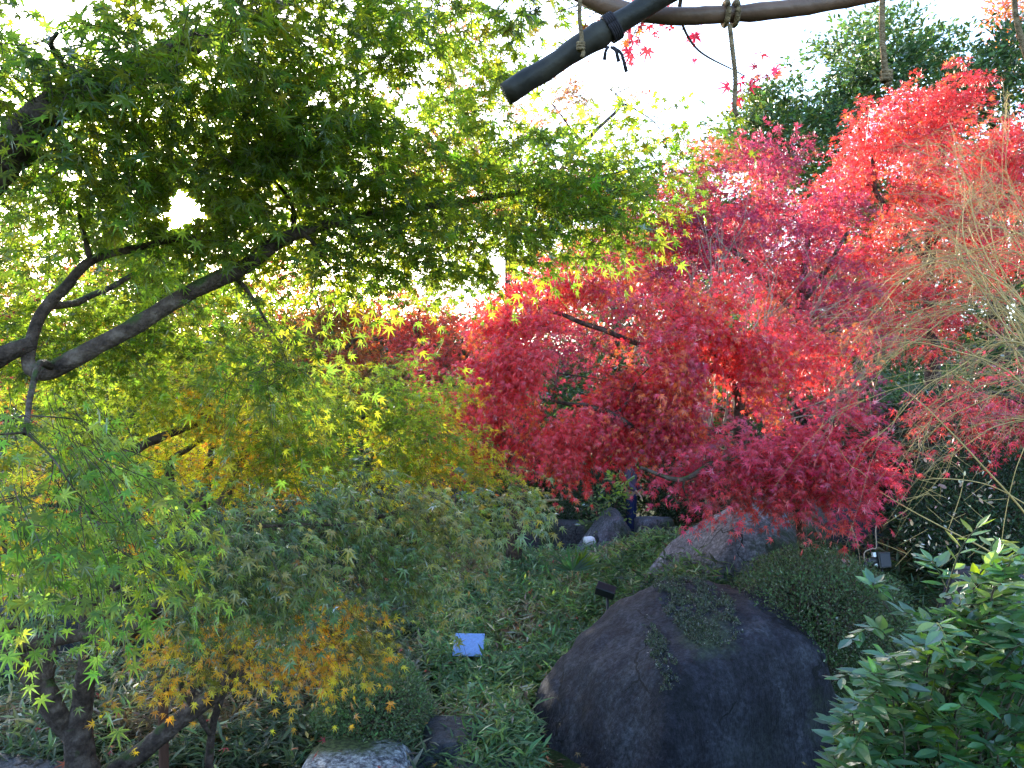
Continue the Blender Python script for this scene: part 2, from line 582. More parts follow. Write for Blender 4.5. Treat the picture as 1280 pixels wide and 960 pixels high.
# ------------------------------------------------------------------ near green maple overhead
t1 = Tree('maple_tree', (-2.75, 2.5, gz(-2.75, 2.5)), 'green maple nearest the camera with long dark limbs arching across the upper left', group='maple trees of the garden')
b = t1.base
t1.limb([b + [0, 0, -0.1], b + [0.05, 0.1, 0.7], W(-190, 520, 2.9), W(-170, 380, 2.8)], [0.13, 0.11, 0.095, 0.08], 12)
t1.limbW([(-190, 520, 2.9), (-90, 490, 2.9), (0, 447, 2.9), (40, 430, 2.95)], [16, 14, 12, 10], 10)
t1.limbW([(40, 466, 2.95), (36, 448, 2.95), (52, 395, 3.0), (80, 360, 3.0), (112, 325, 3.05), (185, 308, 3.2), (300, 282, 3.4)], [9, 8, 7, 6.5, 5.5, 4, 2.5], 9)
t1.limbW([(36, 462, 2.95), (60, 467, 2.95), (130, 430, 3.0), (225, 372, 3.1), (300, 335, 3.2), (350, 302, 3.3), (400, 285, 3.4), (480, 266, 3.5), (560, 256, 3.6), (640, 242, 3.7),
          (740, 222, 3.9), (830, 205, 4.0)], [9, 11, 11, 10.5, 10, 8.5, 6.5, 5, 4, 3.2, 2.3, 1.4], 11)
t1.limbW([(112, 325, 3.05), (106, 290, 3.05), (96, 250, 3.1)], [4, 3, 2], 6)
t1.limbW([(-170, 380, 2.8), (-60, 270, 2.7), (0, 205, 2.7), (55, 140, 2.7), (150, 102, 2.8), (235, 55, 2.9), (330, 15, 3.1), (440, -40, 3.3)], [30, 26, 23, 20, 17, 14, 9, 5], 12)
t1.limbW([(150, 102, 2.8), (210, 90, 2.85), (290, 35, 3.0), (380, 40, 3.2), (480, 95, 3.3)], [7, 6, 4.5, 3, 1.6], 7)
t1.limbW([(-60, 270, 2.7), (10, 217, 2.75), (80, 185, 2.85), (125, 160, 2.95), (190, 157, 3.1)], [7, 5.5, 4.5, 3.5, 1.6], 7)
t1.limbW([(60, 384, 3.0), (110, 372, 3.5), (180, 335, 4.2), (260, 300, 4.6)], [5, 4, 3, 1.5], 7)
kw = dict(cols=G_SUN, p=G_SUN_P)
for a in [
    (70, 40, 2.4, 120, 70, .5, 1.3), (250, 40, 2.6, 150, 80, .6, 1.9), (330, 15, 2.8, 110, 50, .5, 1.4), (410, 50, 2.9, 140, 75, .6, 1.6), (540, 35, 3.0, 110, 55, .5, 1.1), (625, 30, 3.0, 70, 45, .4, .9),
    (70, 160, 2.8, 130, 80, .6, 1.6), (240, 160, 3.0, 140, 80, .6, 1.7), (390, 150, 3.2, 130, 70, .6, 1.5), (520, 140, 3.4, 100, 50, .5, .9),
    (340, 225, 3.3, 140, 60, .6, 1.8), (470, 225, 3.5, 130, 60, .6, 1.6), (600, 215, 3.7, 120, 50, .6, 1.4), (720, 215, 3.9, 110, 50, .6, 1.5), (815, 200, 4.0, 75, 45, .5, 1.1),
    (150, 255, 3.2, 110, 50, .5, 1.1), (235, 262, 3.3, 120, 70, .5, 1.7), (120, 250, 3.4, 110, 60, .5, 1.2), (330, 270, 3.4, 90, 50, .5, 1.0), (20, 110, 2.6, 90, 90, .5, 1.2), (400, 300, 3.5, 130, 45, .6, 1.6), (540, 300, 3.7, 130, 50, .6, 1.6), (670, 275, 3.9, 110, 50, .6, 1.5), (760, 255, 4.0, 80, 40, .5, 1.2),
    (600, 330, 3.9, 80, 35, .5, .9), (450, 190, 3.4, 110, 60, .5, 1.0), (365, 190, 3.35, 60, 40, .4, 1.6), (690, 260, 3.8, 50, 35, .4, 1.2), (500, 325, 3.6, 100, 22, .5, .8), (560, 80, 3.2, 100, 50, .5, 1.0), (300, 300, 3.4, 90, 45, .5, 1.1),
    (60, 300, 4.4, 150, 60, .8, 1.5), (130, 330, 4.5, 110, 40, .7, 1.2), (170, 380, 4.6, 160, 60, .8, 1.3), (60, 400, 4.6, 120, 60, .8, 1.3), (140, 450, 4.8, 170, 45, .8, 1.3), (270, 420, 4.6, 60, 45, .6, .8),
]:
    x, y, d, rx, ry, rd, cv = a
    t1.pad(x, y, d, rx, ry, rd, 0.058, cv, gap=0.33, gs=3.0, dens=3.0, **kw)
for a in [(340, 415, 3.25, 45, 40, .3, 1.5), (365, 465, 3.2, 50, 22, .3, 2.6), (310, 470, 3.2, 40, 25, .3, 2.0), (410, 335, 3.3, 50, 30, .3, 1.2), (480, 350, 3.4, 50, 20, .3, .5)]:
    x, y, d, rx, ry, rd, cv = a
    t1.pad(x, y, d, rx, ry, rd, 0.056, cv, droop=0.7, gap=0.3, **kw)
for a in [(30, 545, 2.4, 110, 60, .5, 1.5), (90, 610, 2.3, 90, 60, .5, 1.7), (140, 670, 2.3, 60, 35, .3, 1.4), (50, 660, 2.5, 90, 50, .5, 1.2)]:
    x, y, d, rx, ry, rd, cv = a
    t1.pad(x, y, d, rx, ry, rd, 0.055, cv, droop=0.75, out=(0.7, -.1, -.3), gap=0.3, cols=G_BLUE, p=G_BLUE_P)
t1.pad(75, 45, 1.25, 70, 40, .12, 0.078, 0.22, droop=0.5, tw=(.04, .09), cols=G_BLUE, p=G_BLUE_P, per=4, connect=False)
t1.build(M_CANOPY, M_BARK, TPL7)

# ------------------------------------------------------------------ front multi-stemmed maple, lower left
tb = W(105, 1010, 4.7)
t2 = Tree('maple_tree', (tb[0], tb[1], gz(tb[0], tb[1])), 'blue green maple with a forked multi stemmed trunk at the bottom left corner', group='maple trees of the garden')
bb = t2.base
t2.limb([bb + [0, 0, -0.1], W(105, 1000, 4.7), W(100, 945, 4.7), W(92, 905, 4.7)], [0.125, 0.10, 0.09, 0.075], 14)
t2.limbW([(98, 930, 4.7), (103, 870, 4.7), (112, 820, 4.65), (108, 770, 4.6), (118, 735, 4.6), (130, 690, 4.5), (100, 620, 4.4)], [15, 12, 11, 10, 9, 8, 5], 12)
t2.limbW([(90, 920, 4.7), (62, 890, 4.65), (30, 840, 4.6), (10, 800, 4.5), (-20, 740, 4.4)], [11, 8.5, 8, 7, 5], 10)
t2.limbW([(80, 910, 4.7), (66, 870, 4.6), (58, 850, 4.6), (60, 800, 4.6), (48, 782, 4.6), (10, 778, 4.6)], [12, 9, 9, 8, 8, 6], 10)
t2.limbW([(55, 865, 4.6), (40, 825, 4.55), (20, 790, 4.5), (15, 720, 4.4)], [7, 6, 5, 3], 8)
t2.limbW([(112, 800, 4.65), (140, 800, 4.5), (175, 780, 4.3), (230, 730, 4.1), (300, 690, 4.0), (420, 660, 4.2), (560, 625, 4.5)], [11, 10, 9, 7, 5, 3.5, 2], 9)
t2.limbW([(-120, 860, 3.4), (0, 815, 3.4), (60, 800, 3.4), (110, 792, 3.4), (150, 760, 3.5)], [11, 10, 8.5, 7, 4], 9)
t2.limbW([(-60, 800, 3.2), (0, 785, 3.25), (70, 765, 3.3), (140, 735, 3.4), (200, 705, 3.6), (300, 660, 3.8), (460, 655, 4.1)], [8, 7, 6.5, 6, 5.5, 4, 2], 9)
t2.limbW([(100, 990, 4.75), (170, 945, 4.9), (220, 905, 4.95), (270, 868, 5.0), (300, 838, 5.0), (322, 812, 5.0)], [13, 11.5, 11, 9, 6, 3], 10)
t2.limbW([(225, 900, 4.95), (262, 872, 4.95), (285, 840, 5.0), (292, 800, 5.0)], [7, 6.5, 6, 3], 9)
kw = dict(cols=G_BLUE, p=G_BLUE_P, droop=0.5, out=(0.9, -.25, -.3), gap=0.40, flat=1.1, dens=2.6)
for a in [
    (320, 645, 3.8, 150, 45, .5, 1.3), (450, 625, 4.2, 140, 40, .5, 1.3), (575, 615, 4.6, 95, 32, .5, 1.3), (380, 690, 3.9, 140, 45, .5, 1.5), (490, 690, 4.2, 110, 40, .5, .8),
    (280, 705, 3.7, 100, 35, .5, 1.1), (400, 720, 4.0, 100, 25, .4, .8), (540, 710, 4.3, 60, 25, .4, .3), (590, 770, 4.3, 40, 20, .3, .2),
    (150, 690, 3.6, 110, 35, .5, .9), (60, 715, 3.5, 100, 35, .5, 1.0), (190, 745, 3.7, 80, 25, .4, .7), (60, 775, 3.5, 80, 15, .4, .4), (330, 770, 4.0, 40, 20, .3, .3),
]:
    x, y, d, rx, ry, rd, cv = a
    t2.pad(x, y, d, rx, ry, rd, 0.055, cv, layers=3, **kw)
t2.build(M_SHEEN, M_BARK, TPL7)

# ------------------------------------------------------------------ yellow maple under it
tb = W(258, 985, 5.1)
t3 = Tree('maple_tree', (tb[0], tb[1], gz(tb[0], tb[1])), 'low golden yellow maple with slanting limbs beside the round clipped bush', group='maple trees of the garden')
bb = t3.base
t3.limb([bb + [0, 0, -0.05], W(265, 920, 5.1), W(282, 860, 5.05), W(300, 820, 5.0), W(370, 800, 4.95)], [0.03, 0.026, 0.02, 0.012, .005], 8)
t3.limbW([(265, 920, 5.1), (240, 880, 4.95), (224, 850, 4.9), (224, 815, 4.9), (240, 800, 4.9)], [4, 3.8, 3.5, 3, 2], 7)
for a in [(330, 765, 4.4, 130, 28, .4, 1.3), (430, 800, 4.6, 65, 28, .4, 1.4), (360, 808, 4.6, 80, 24, .4, 1.3), (240, 800, 4.7, 80, 25, .4, .9), (200, 835, 4.8, 50, 15, .4, .4), (250, 760, 4.7, 90, 24, .4, 1.0),
          (190, 850, 4.9, 40, 15, .3, .3)]:
    x, y, d, rx, ry, rd, cv = a
    t3.pad(x, y, d, rx, ry, rd, 0.050, cv, cols=YEL, p=YEL_P, droop=0.4, gap=0.4, out=(.3, 0, -.1))
t3.build(M_ORANGE, M_BARK, TPL7)

# ------------------------------------------------------------------ middle green and gold maple
tb = W(245, 790, 6.6)
t4 = Tree('maple_tree', (tb[0], tb[1], gz(tb[0], tb[1])), 'green maple turning gold with several thin stems behind the blue green one', group='maple trees of the garden')
bb = t4.base
t4.limb([bb + [0, 0, -0.1], W(245, 720, 6.5), W(250, 648, 6.4)], [0.07, 0.06, 0.055], 9)
t4.limbW([(250, 650, 6.4), (218, 615, 6.3), (212, 580, 6.3), (235, 560, 6.2), (300, 520, 6.1)], [6, 5, 4.5, 3.5, 2], 8)
t4.limbW([(250, 648, 6.4), (258, 610, 6.4), (262, 575, 6.4), (280, 500, 6.3)], [6, 5, 4.5, 2], 8)
t4.limbW([(252, 648, 6.4), (282, 622, 6.4), (300, 580, 6.5), (330, 530, 6.6), (420, 480, 6.8)], [7, 6, 5, 3.5, 2], 8)
t4.limbW([(150, 572, 5.6), (190, 552, 5.6), (240, 532, 5.7), (290, 515, 5.8)], [6, 5.5, 4.5, 2.5], 8)
for a in [(250, 475, 5.8, 150, 35, .6, 1.4), (400, 495, 6.0, 140, 40, .6, 1.4), (300, 530, 5.9, 140, 40, .6, 1.2), (450, 550, 6.0, 120, 40, .6, 1.4), (540, 560, 6.2, 90, 40, .6, 1.2),
          (520, 490, 6.4, 70, 40, .6, 1.1), (140, 500, 6.0, 120, 40, .6, 1.3), (360, 590, 5.8, 110, 35, .6, 1.1), (120, 570, 6.0, 80, 40, .5, .9), (560, 600, 6.0, 90, 30, .5, 1.0)]:
    x, y, d, rx, ry, rd, cv = a
    t4.pad(x, y, d, rx, ry, rd, 0.062, cv, cols=[(0.065, 0.11, 0.02), (0.08, 0.115, 0.018), (0.13, 0.125, 0.018), (0.30, 0.15, 0.02)], p=[.4, .3, .2, .1], droop=0.45, gap=0.38)
for a in [(330, 560, 6.8, 160, 70, .7, .9), (200, 600, 6.9, 110, 60, .7, .8), (440, 600, 6.8, 100, 40, .6, .8), (100, 690, 6.6, 120, 60, .7, .9), (60, 620, 7.0, 90, 50, .6, .8)]:
    x, y, d, rx, ry, rd, cv = a
    t4.pad(x, y, d, rx, ry, rd, 0.058, cv, cols=YEL + ORA[:1], p=[.35, .25, .2, .05, .15], droop=0.3, gap=0.42)
t4.build(M_CANOPY, M_BARK, TPL5)


# ------------------------------------------------------------------ red maples
def simple_tree(name, basepx, limbs, pads, leaf, cols, p, label, lmat, bmat, tpl, group, gap=0.40, droop=0.45, base_r=0.1, out=None, cat='tree', jit=0.25, tw=(0.14, 0.32), per=7, flat=0.6, layers=3):
    b = W(*basepx)
    t = Tree(name, (b[0], b[1], gz(b[0], b[1])), label, cat, group)
    x, y, d = basepx
    for i, (pts, rp) in enumerate(limbs):
        if i == 0:
            P = [t.base + [0, 0, -0.1]] + [W(*q) for q in pts]
            t.limb(P, [base_r] + [r * q[2] / FPX for r, q in zip(rp, pts)], 9, 0.03)
        else:
            t.limbW(pts, rp, 7, 0.03)
    for a in pads:
        x, y, d, rx, ry, rd, cv = a[:7]
        t.pad(x, y, d, rx, ry, rd, leaf, cv, cols=a[7] if len(a) > 7 else cols, p=None if len(a) > 7 else p, gap=gap, droop=droop, out=out, jit=jit, tw=tw, per=per, flat=flat, layers=layers)
    return t.build(lmat, bmat, tpl)


GM = 'maple trees of the garden'
simple_tree('maple_tree', (915, 720, 9.0),
            [([(918, 600, 8.8), (926, 530, 8.6), (915, 470, 8.4), (880, 430, 8.2), (840, 400, 8.0)], [9, 8, 7, 5, 2]),
             ([(926, 530, 8.6), (860, 545, 8.0), (800, 540, 7.6), (760, 515, 7.6), (690, 500, 7.9)], [6, 5, 4.5, 4, 2]),
             ([(915, 470, 8.4), (800, 430, 8.3), (720, 400, 8.4), (660, 380, 8.5)], [4, 3.5, 3, 1.5]),
             ([(926, 530, 8.6), (960, 480, 8.3), (1000, 440, 8.2)], [4, 3, 1.5])],
            [(840, 385, 7.9, 80, 35, .5, 1.7), (870, 430, 7.7, 110, 45, .6, 1.9), (800, 470, 7.6, 100, 45, .6, 1.9), (880, 490, 7.6, 90, 35, .5, 1.7), (700, 450, 7.9, 90, 45, .6, 1.8),
             (610, 465, 8.1, 85, 45, .6, 1.7), (570, 430, 8.6, 50, 30, .5, 1.3), (570, 500, 8.3, 45, 35, .5, 1.2), (690, 520, 7.8, 100, 40, .6, 1.8), (600, 530, 8.0, 60, 40, .5, 1.3), (690, 365, 8.4, 70, 45, .6, 1.5), (650, 410, 8.3, 60, 40, .5, 1.4),
             (770, 514, 7.6, 110, 24, .6, 1.4), (645, 558, 7.8, 75, 24, .5, 1.2), (700, 572, 7.5, 50, 16, .4, 1.1), (865, 535, 7.6, 80, 30, .5, 1.4), (970, 440, 8.1, 90, 35, .6, 1.6),
             (925, 335, 7.8, 22, 24, .25, 1.5), (1020, 410, 8.3, 60, 30, .5, 1.2), (740, 340, 8.7, 90, 50, .6, 1.1)],
            0.062, [(0.68, 0.034, 0.052), (0.60, 0.026, 0.066), (0.74, 0.130, 0.040), (0.42, 0.020, 0.065)], RED_P, 'brilliant red maple in full colour at the middle of the garden', M_RED, M_BARK, TPL7, GM, base_r=0.11, gap=.47, droop=.75)
simple_tree('maple_tree', (1010, 720, 7.6),
            [([(1000, 650, 7.2), (975, 595, 6.9), (940, 575, 6.7), (890, 580, 6.6), (850, 600, 6.5), (800, 585, 6.5)], [6, 5.5, 5, 4, 3, 2]),
             ([(975, 595, 6.9), (1020, 580, 6.7), (1070, 570, 6.6)], [4, 3, 1.5])],
            [(960, 560, 6.7, 90, 30, .5, 1.6), (1030, 560, 6.6, 70, 40, .5, 1.8), (1075, 570, 6.6, 32, 30, .3, 1.5), (1045, 522, 6.7, 32, 22, .3, 1.4), (940, 590, 6.5, 90, 26, .5, 1.7), (1025, 608, 6.6, 55, 24, .4, 1.5),
             (900, 618, 6.5, 30, 20, .3, 1.2), (856, 622, 6.5, 20, 12, .3, .7), (875, 585, 6.6, 55, 22, .4, 1.1), (1000, 595, 6.6, 70, 30, .5, 1.4), (1055, 645, 6.6, 28, 16, .3, 1.1)],
            0.064, CRIM, CRIM_P, 'small crimson maple whose low branches hang over the mossy boulders', M_RED, M_BARK, TPL7, GM, base_r=0.06)
simple_tree('maple_tree', (1030, 690, 10.8),
            [([(1000, 560, 10.6), (1000, 470, 10.5), (1000, 380, 10.4), (1010, 300, 10.4)], [8, 7, 6, 3]),
             ([(1000, 400, 10.4), (950, 345, 10.3), (900, 300, 10.2), (850, 270, 10.3)], [5, 4, 3, 1.5]),
             ([(1000, 380, 10.4), (1030, 340, 10.6), (1060, 290, 10.8)], [5, 3.5, 2])],
            [(900, 230, 10.6, 90, 40, .7, 1.6), (960, 200, 10.8, 70, 30, .6, 1.4), (830, 260, 10.5, 90, 45, .7, 1.5), (900, 290, 10.3, 110, 45, .7, 1.6), (990, 270, 10.6, 90, 50, .7, 1.7), (800, 320, 10.4, 90, 45, .7, 1.4),
             (880, 350, 10.2, 100, 35, .7, 1.2), (980, 340, 10.4, 110, 40, .7, 1.5), (1020, 400, 10.2, 90, 40, .7, 1.3), (1030, 480, 9.8, 60, 45, .6, 1.1), (960, 510, 9.8, 60, 35, .6, 1.0),
             (760, 280, 10.5, 70, 40, .6, 1.2), (730, 420, 9.6, 70, 40, .6, 1.1), (780, 380, 9.8, 80, 30, .6, .9), (700, 330, 10.0, 70, 35, .6, .9)],
            0.066, [(.34, .024, .10), (.27, .022, .11), (.44, .03, .09), (.46, .10, .04)], [.35, .3, .25, .1], 'broad maple with shade painted into its wine red leaves and pale forked stems behind the brightest one', M_RED, M_BARK, TPL5, GM, base_r=0.12)  # darker purple leaf colours stand in for shade behind the bright maple
simple_tree('maple_tree', (1170, 600, 12.0),
            [([(1165, 450, 11.9), (1160, 330, 11.8), (1170, 250, 11.8), (1180, 170, 11.9)], [9, 8, 6, 3]),
             ([(1160, 330, 11.8), (1100, 250, 11.6), (1090, 200, 11.6)], [5, 3.5, 2]), ([(1165, 300, 11.8), (1230, 240, 11.8), (1270, 210, 11.8)], [5, 3.5, 2])],
            [(1195, 115, 12, 35, 26, .5, 1.8), (1150, 140, 11.8, 60, 35, .6, 1.8), (1095, 175, 11.6, 45, 40, .6, 1.7), (1190, 180, 11.8, 90, 45, .7, 1.8), (1110, 230, 11.5, 80, 45, .7, 1.7), (1215, 240, 11.7, 90, 45, .7, 1.7),
             (1140, 290, 11.5, 100, 45, .7, 1.5), (1050, 240, 11.3, 60, 40, .6, 1.4), (1230, 310, 11.6, 90, 50, .7, 1.3), (1080, 340, 11.2, 80, 45, .7, 1.2), (1275, 190, 12, 60, 40, .6, 1.4),
             (1160, 380, 11.2, 100, 50, .7, 1.1)],
            0.070, RED, RED_P, 'tallest red maple rising at the right below the dark evergreens', M_RED, M_BARK, TPL5, GM, base_r=0.14)
simple_tree('maple_tree', (1330, 640, 7.4),
            [([(1320, 560, 7.3), (1290, 510, 7.2), (1240, 490, 7.0)], [6, 4, 2])],
            [(1230, 505, 7.0, 60, 30, .5, 1.2), (1270, 530, 7.0, 50, 30, .5, 1.4), (1180, 515, 7.1, 50, 25, .5, .9), (1290, 480, 7.2, 50, 40, .5, 1.2), (1150, 575, 7.2, 40, 20, .4, .25), (1180, 600, 7.2, 40, 20, .4, .2)],
            0.064, CRIM, CRIM_P, 'pinkish red maple at the right edge behind the straw coloured twigs', M_RED, M_BARK, TPL5, GM, base_r=0.07)
simple_tree('maple_tree', (640, 700, 11.5),
            [([(650, 520, 11), (640, 400, 10.5), (640, 280, 10), (650, 200, 9.8)], [9, 8, 6, 3]), ([(640, 300, 10), (720, 190, 9.6), (780, 130, 9.5)], [4, 3, 1.5]),
             ([(640, 280, 10), (560, 190, 9.6), (520, 120, 9.5)], [4, 3, 1.5])],
            [(650, 190, 9.7, 80, 45, .8, 1.2), (560, 140, 9.6, 90, 40, .8, .9), (690, 130, 9.6, 60, 35, .7, .8), (760, 110, 9.5, 60, 25, .7, .35), (620, 250, 9.8, 70, 35, .7, .9), (720, 220, 9.7, 80, 45, .8, 1.0),
             (560, 290, 10.2, 50, 25, .6, .5), (540, 230, 9.8, 60, 40, .6, .9), (840, 180, 9.6, 70, 30, .6, .6), (590, 60, 9.5, 60, 40, .6, .6)],
            0.060, MIX, [.35, .3, .2, .15], 'tall thin maple with sparse orange leaves against the white sky', M_ORANGE, M_BARK, TPL5, GM, base_r=0.12, gap=0.48)
simple_tree('maple_tree', (400, 640, 14.0),
            [([(400, 540, 14), (400, 460, 13.8), (405, 400, 13.6)], [8, 7, 3]), ([(400, 470, 13.8), (350, 430, 13.4), (320, 410, 13.2)], [4, 3, 1.5]), ([(400, 460, 13.8), (450, 420, 13.6)], [4, 2])],
            [(385, 335, 13.6, 70, 30, .7, 1.3), (330, 370, 13.4, 50, 28, .7, 1.2), (470, 375, 13.6, 70, 32, .7, 1.3), (260, 350, 13.2, 60, 28, .7, 1.1), (395, 365, 13.6, 50, 30, .7, 1.0), (370, 400, 13.3, 70, 35, .7, 1.2), (430, 410, 13.5, 60, 35, .7, 1.1), (330, 430, 13.2, 60, 30, .7, 1.1), (400, 450, 13.2, 90, 35, .7, 1.1), (470, 450, 13.6, 60, 35, .7, .9),
             (230, 400, 13.0, 60, 35, .7, 1.0), (260, 450, 13.0, 60, 30, .7, 1.0)],
            0.085, ORA, None, 'rounded orange maple in the distance under the overhead green branches', M_ORANGE, M_BARK, TPL5, GM, base_r=0.13)
simple_tree('maple_tree', (540, 640, 13.5),
            [([(535, 540, 13.3), (530, 460, 13), (520, 410, 12.9)], [7, 6, 3]), ([(530, 470, 13), (570, 430, 12.9)], [4, 2])],
            [(540, 365, 13, 60, 25, .6, .7), (520, 410, 12.9, 60, 25, .6, 1.1), (570, 390, 13, 60, 30, .6, 1.1), (500, 440, 12.8, 50, 25, .6, .9), (560, 440, 12.7, 60, 30, .6, 1.2), (570, 500, 12.4, 60, 35, .6, .9)],
            0.08, [(0.42, 0.04, 0.04), (0.4, .09, .03), (0.3, .03, .05)], None, 'dull red maple half hidden left of the brilliant red one', M_RED, M_BARK, TPL5, GM, base_r=0.12)
simple_tree('maple_tree', (-60, 660, 12),
            [([(-50, 520, 12), (-30, 420, 11.8), (0, 340, 11.6)], [9, 8, 4]), ([(-30, 420, 11.8), (40, 380, 11.5), (80, 350, 11.4)], [4, 3, 1.5])],
            [(10, 320, 11.6, 70, 40, .8, 1.2), (40, 380, 11.5, 80, 40, .8, 1.1), (-20, 400, 11.6, 60, 50, .7, 1.1), (90, 340, 11.4, 50, 30, .6, .7), (20, 460, 11.5, 80, 40, .7, .9)],
            0.085, [(0.45, 0.05, 0.04), (0.45, .12, .03), (0.4, .03, .05)], None, 'orange red maple at the far left edge behind the green leaves', M_RED, M_BARK, TPL5, GM, base_r=0.13)


# ------------------------------------------------------------------ evergreens behind
def evergreen(px, d, top, halfw, pads, label, name='evergreen_tree', cols=EVG, leaf=0.17, lmat=None, cover=2.2):
    b = W(px, 620, d)
    base = (b[0], b[1], gz(b[0], b[1]))
    t = Tree(name, base, label, 'tree', 'evergreen trees behind the garden')
    tp = W(px, top, d)
    z = np.linspace(0, 1, 5)
    t.limb([np.array(base) + [0, 0, -.2]] + [np.array([b[0] + rng.normal(0, .15), b[1], base[2] + (tp[2] - base[2]) * k]) for k in (.3, .6, .92)], [.28, .22, .15, .05], 9, 0.05)
    for a in pads:
        x, y, rx, ry = a[:4]
        cv = a[4] if len(a) > 4 else cover
        t.pad(x, y, d + rng.uniform(-.8, .8), rx, ry, rx / FPX * d * 0.8, leaf, cv, cols=cols, droop=0.05, gap=0.38, tw=(0.25, 0.6), per=8, twigs=False, flat=0.5, gs=3.0, jit=0.3, dens=3.2)
    return t.build(lmat or M_EVER, M_BARK, TPLS)


evergreen(1085, 21, 30, 120, [(1100, 55, 60, 35), (1060, 90, 70, 40), (1140, 100, 70, 40), (1010, 130, 70, 35), (1100, 150, 110, 45), (1020, 190, 110, 45), (1120, 220, 120, 50), (1180, 70, 35, 25), (1090, 290, 130, 60), (1090, 380, 130, 60)],
          'broad dark evergreen with a peaked top beside the white sky')
evergreen(950, 22, 110, 70, [(945, 140, 30, 30), (960, 170, 50, 35), (930, 190, 40, 35), (940, 240, 80, 45), (900, 300, 90, 50), (940, 370, 110, 50), (920, 430, 110, 60)],
          'lower evergreen with yellowish sunlight painted into its leaves at the left end of the row', cols=[(0.05, .10, .03), (.085, .13, .03), (.13, .17, .03), (.035, .07, .03)])  # yellow of the sunlit side put into the leaf colours
evergreen(1255, 19, 50, 90, [(1240, 75, 45, 35), (1290, 90, 60, 50), (1220, 120, 40, 40), (1260, 150, 80, 55), (1270, 220, 90, 60), (1250, 300, 100, 60), (1250, 390, 110, 70), (1260, 480, 110, 70)],
          'darkest evergreen at the right edge behind the tallest red maple')
evergreen(780, 17, 330, 90, [(790, 350, 90, 40), (720, 400, 100, 45), (830, 430, 110, 50), (740, 480, 110, 50), (820, 540, 120, 50), (700, 560, 100, 45)],
          'dark evergreen filling the gap behind the brilliant red maple', leaf=0.12)
evergreen(1020, 16, 350, 90, [(1030, 380, 100, 40), (980, 440, 100, 45), (1080, 450, 100, 50), (1000, 520, 110, 50), (1090, 540, 100, 50), (930, 520, 80, 50)],
          'dark evergreen in shade behind the wine red maple', leaf=0.12)
evergreen(460, 17, 395, 90, [(470, 425, 70, 30, 3), (400, 425, 80, 35, 3), (540, 435, 60, 35, 3), (460, 460, 110, 35, 3.5), (350, 440, 80, 40, 3), (420, 450, 80, 40, 3), (520, 470, 80, 40, 3), (460, 500, 120, 45), (540, 560, 110, 50), (400, 570, 120, 50)],  # denser upper pads added to keep the sun off the huge boulder
          'shaded evergreen behind the distant orange maple', leaf=0.12)
evergreen(170, 19, 330, 120, [(150, 370, 100, 40), (230, 420, 100, 45), (90, 430, 120, 50), (190, 500, 140, 50), (60, 530, 120, 60), (280, 560, 140, 60), (120, 620, 140, 60)],
          'wide dark evergreen far left behind the maple canopy', leaf=0.13)
evergreen(610, 18.5, 400, 90, [(610, 420, 60, 30), (580, 460, 80, 40), (650, 480, 90, 45), (600, 540, 110, 50), (640, 600, 110, 40)],
          'low dark evergreen behind the gap between green and red maples', leaf=0.12)
evergreen(1280, 24, -40, 60, [(1285, 5, 45, 40, 1.1), (1300, 60, 50, 50, 1.2), (1265, 20, 30, 25, 1.0)], 'tree with orange tinted top at the upper right corner', 'autumn_tree',
          cols=[(0.42, .10, .03), (.36, .16, .03), (.4, .06, .05), (.16, .13, .03)], lmat=M_ORANGE, leaf=0.13)


# ------------------------------------------------------------------ rocks
def rock(name, c, planes, p, label, mat, noise=0.05, nscale=1.3, sub=5, fine=0.012, cat='boulder', group=None, floor=None):
    """rounded convex stone: planes are (direction, distance)"""
    import bmesh
    bm = bmesh.new()
    bmesh.ops.create_icosphere(bm, subdivisions=sub, radius=1.0)
    D = unit(np.array([v.co[:] for v in bm.verts]))
    n = unit(np.array([a for a, _ in planes]))
    dd = np.array([b for _, b in planes])
    s = np.maximum(D @ n.T, 0) / dd[None, :]
    r = (s ** p).sum(1) ** (-1.0 / p)
    V = D * r[:, None]
    sz = float(np.mean(dd))
    V = V * (1 + (noise * 2 * (fbm(V, nscale / sz, 3, c[0] * 3) - 0.5) + fine * 2 * (fbm(V, 8 / sz, 3, 7 + c[1]) - .5)))[:, None]
    for v, q in zip(bm.verts, V):
        v.co = q
    me = bpy.data.meshes.new(name)
    bm.to_mesh(me)
    bm.free()
    me.polygons.foreach_set('use_smooth', np.ones(len(me.polygons), dtype=bool))
    me.materials.append(mat)
    o = bpy.data.objects.new(name, me)
    o.location = c
    COL.objects.link(o)
    return tag(o, label, cat, group)


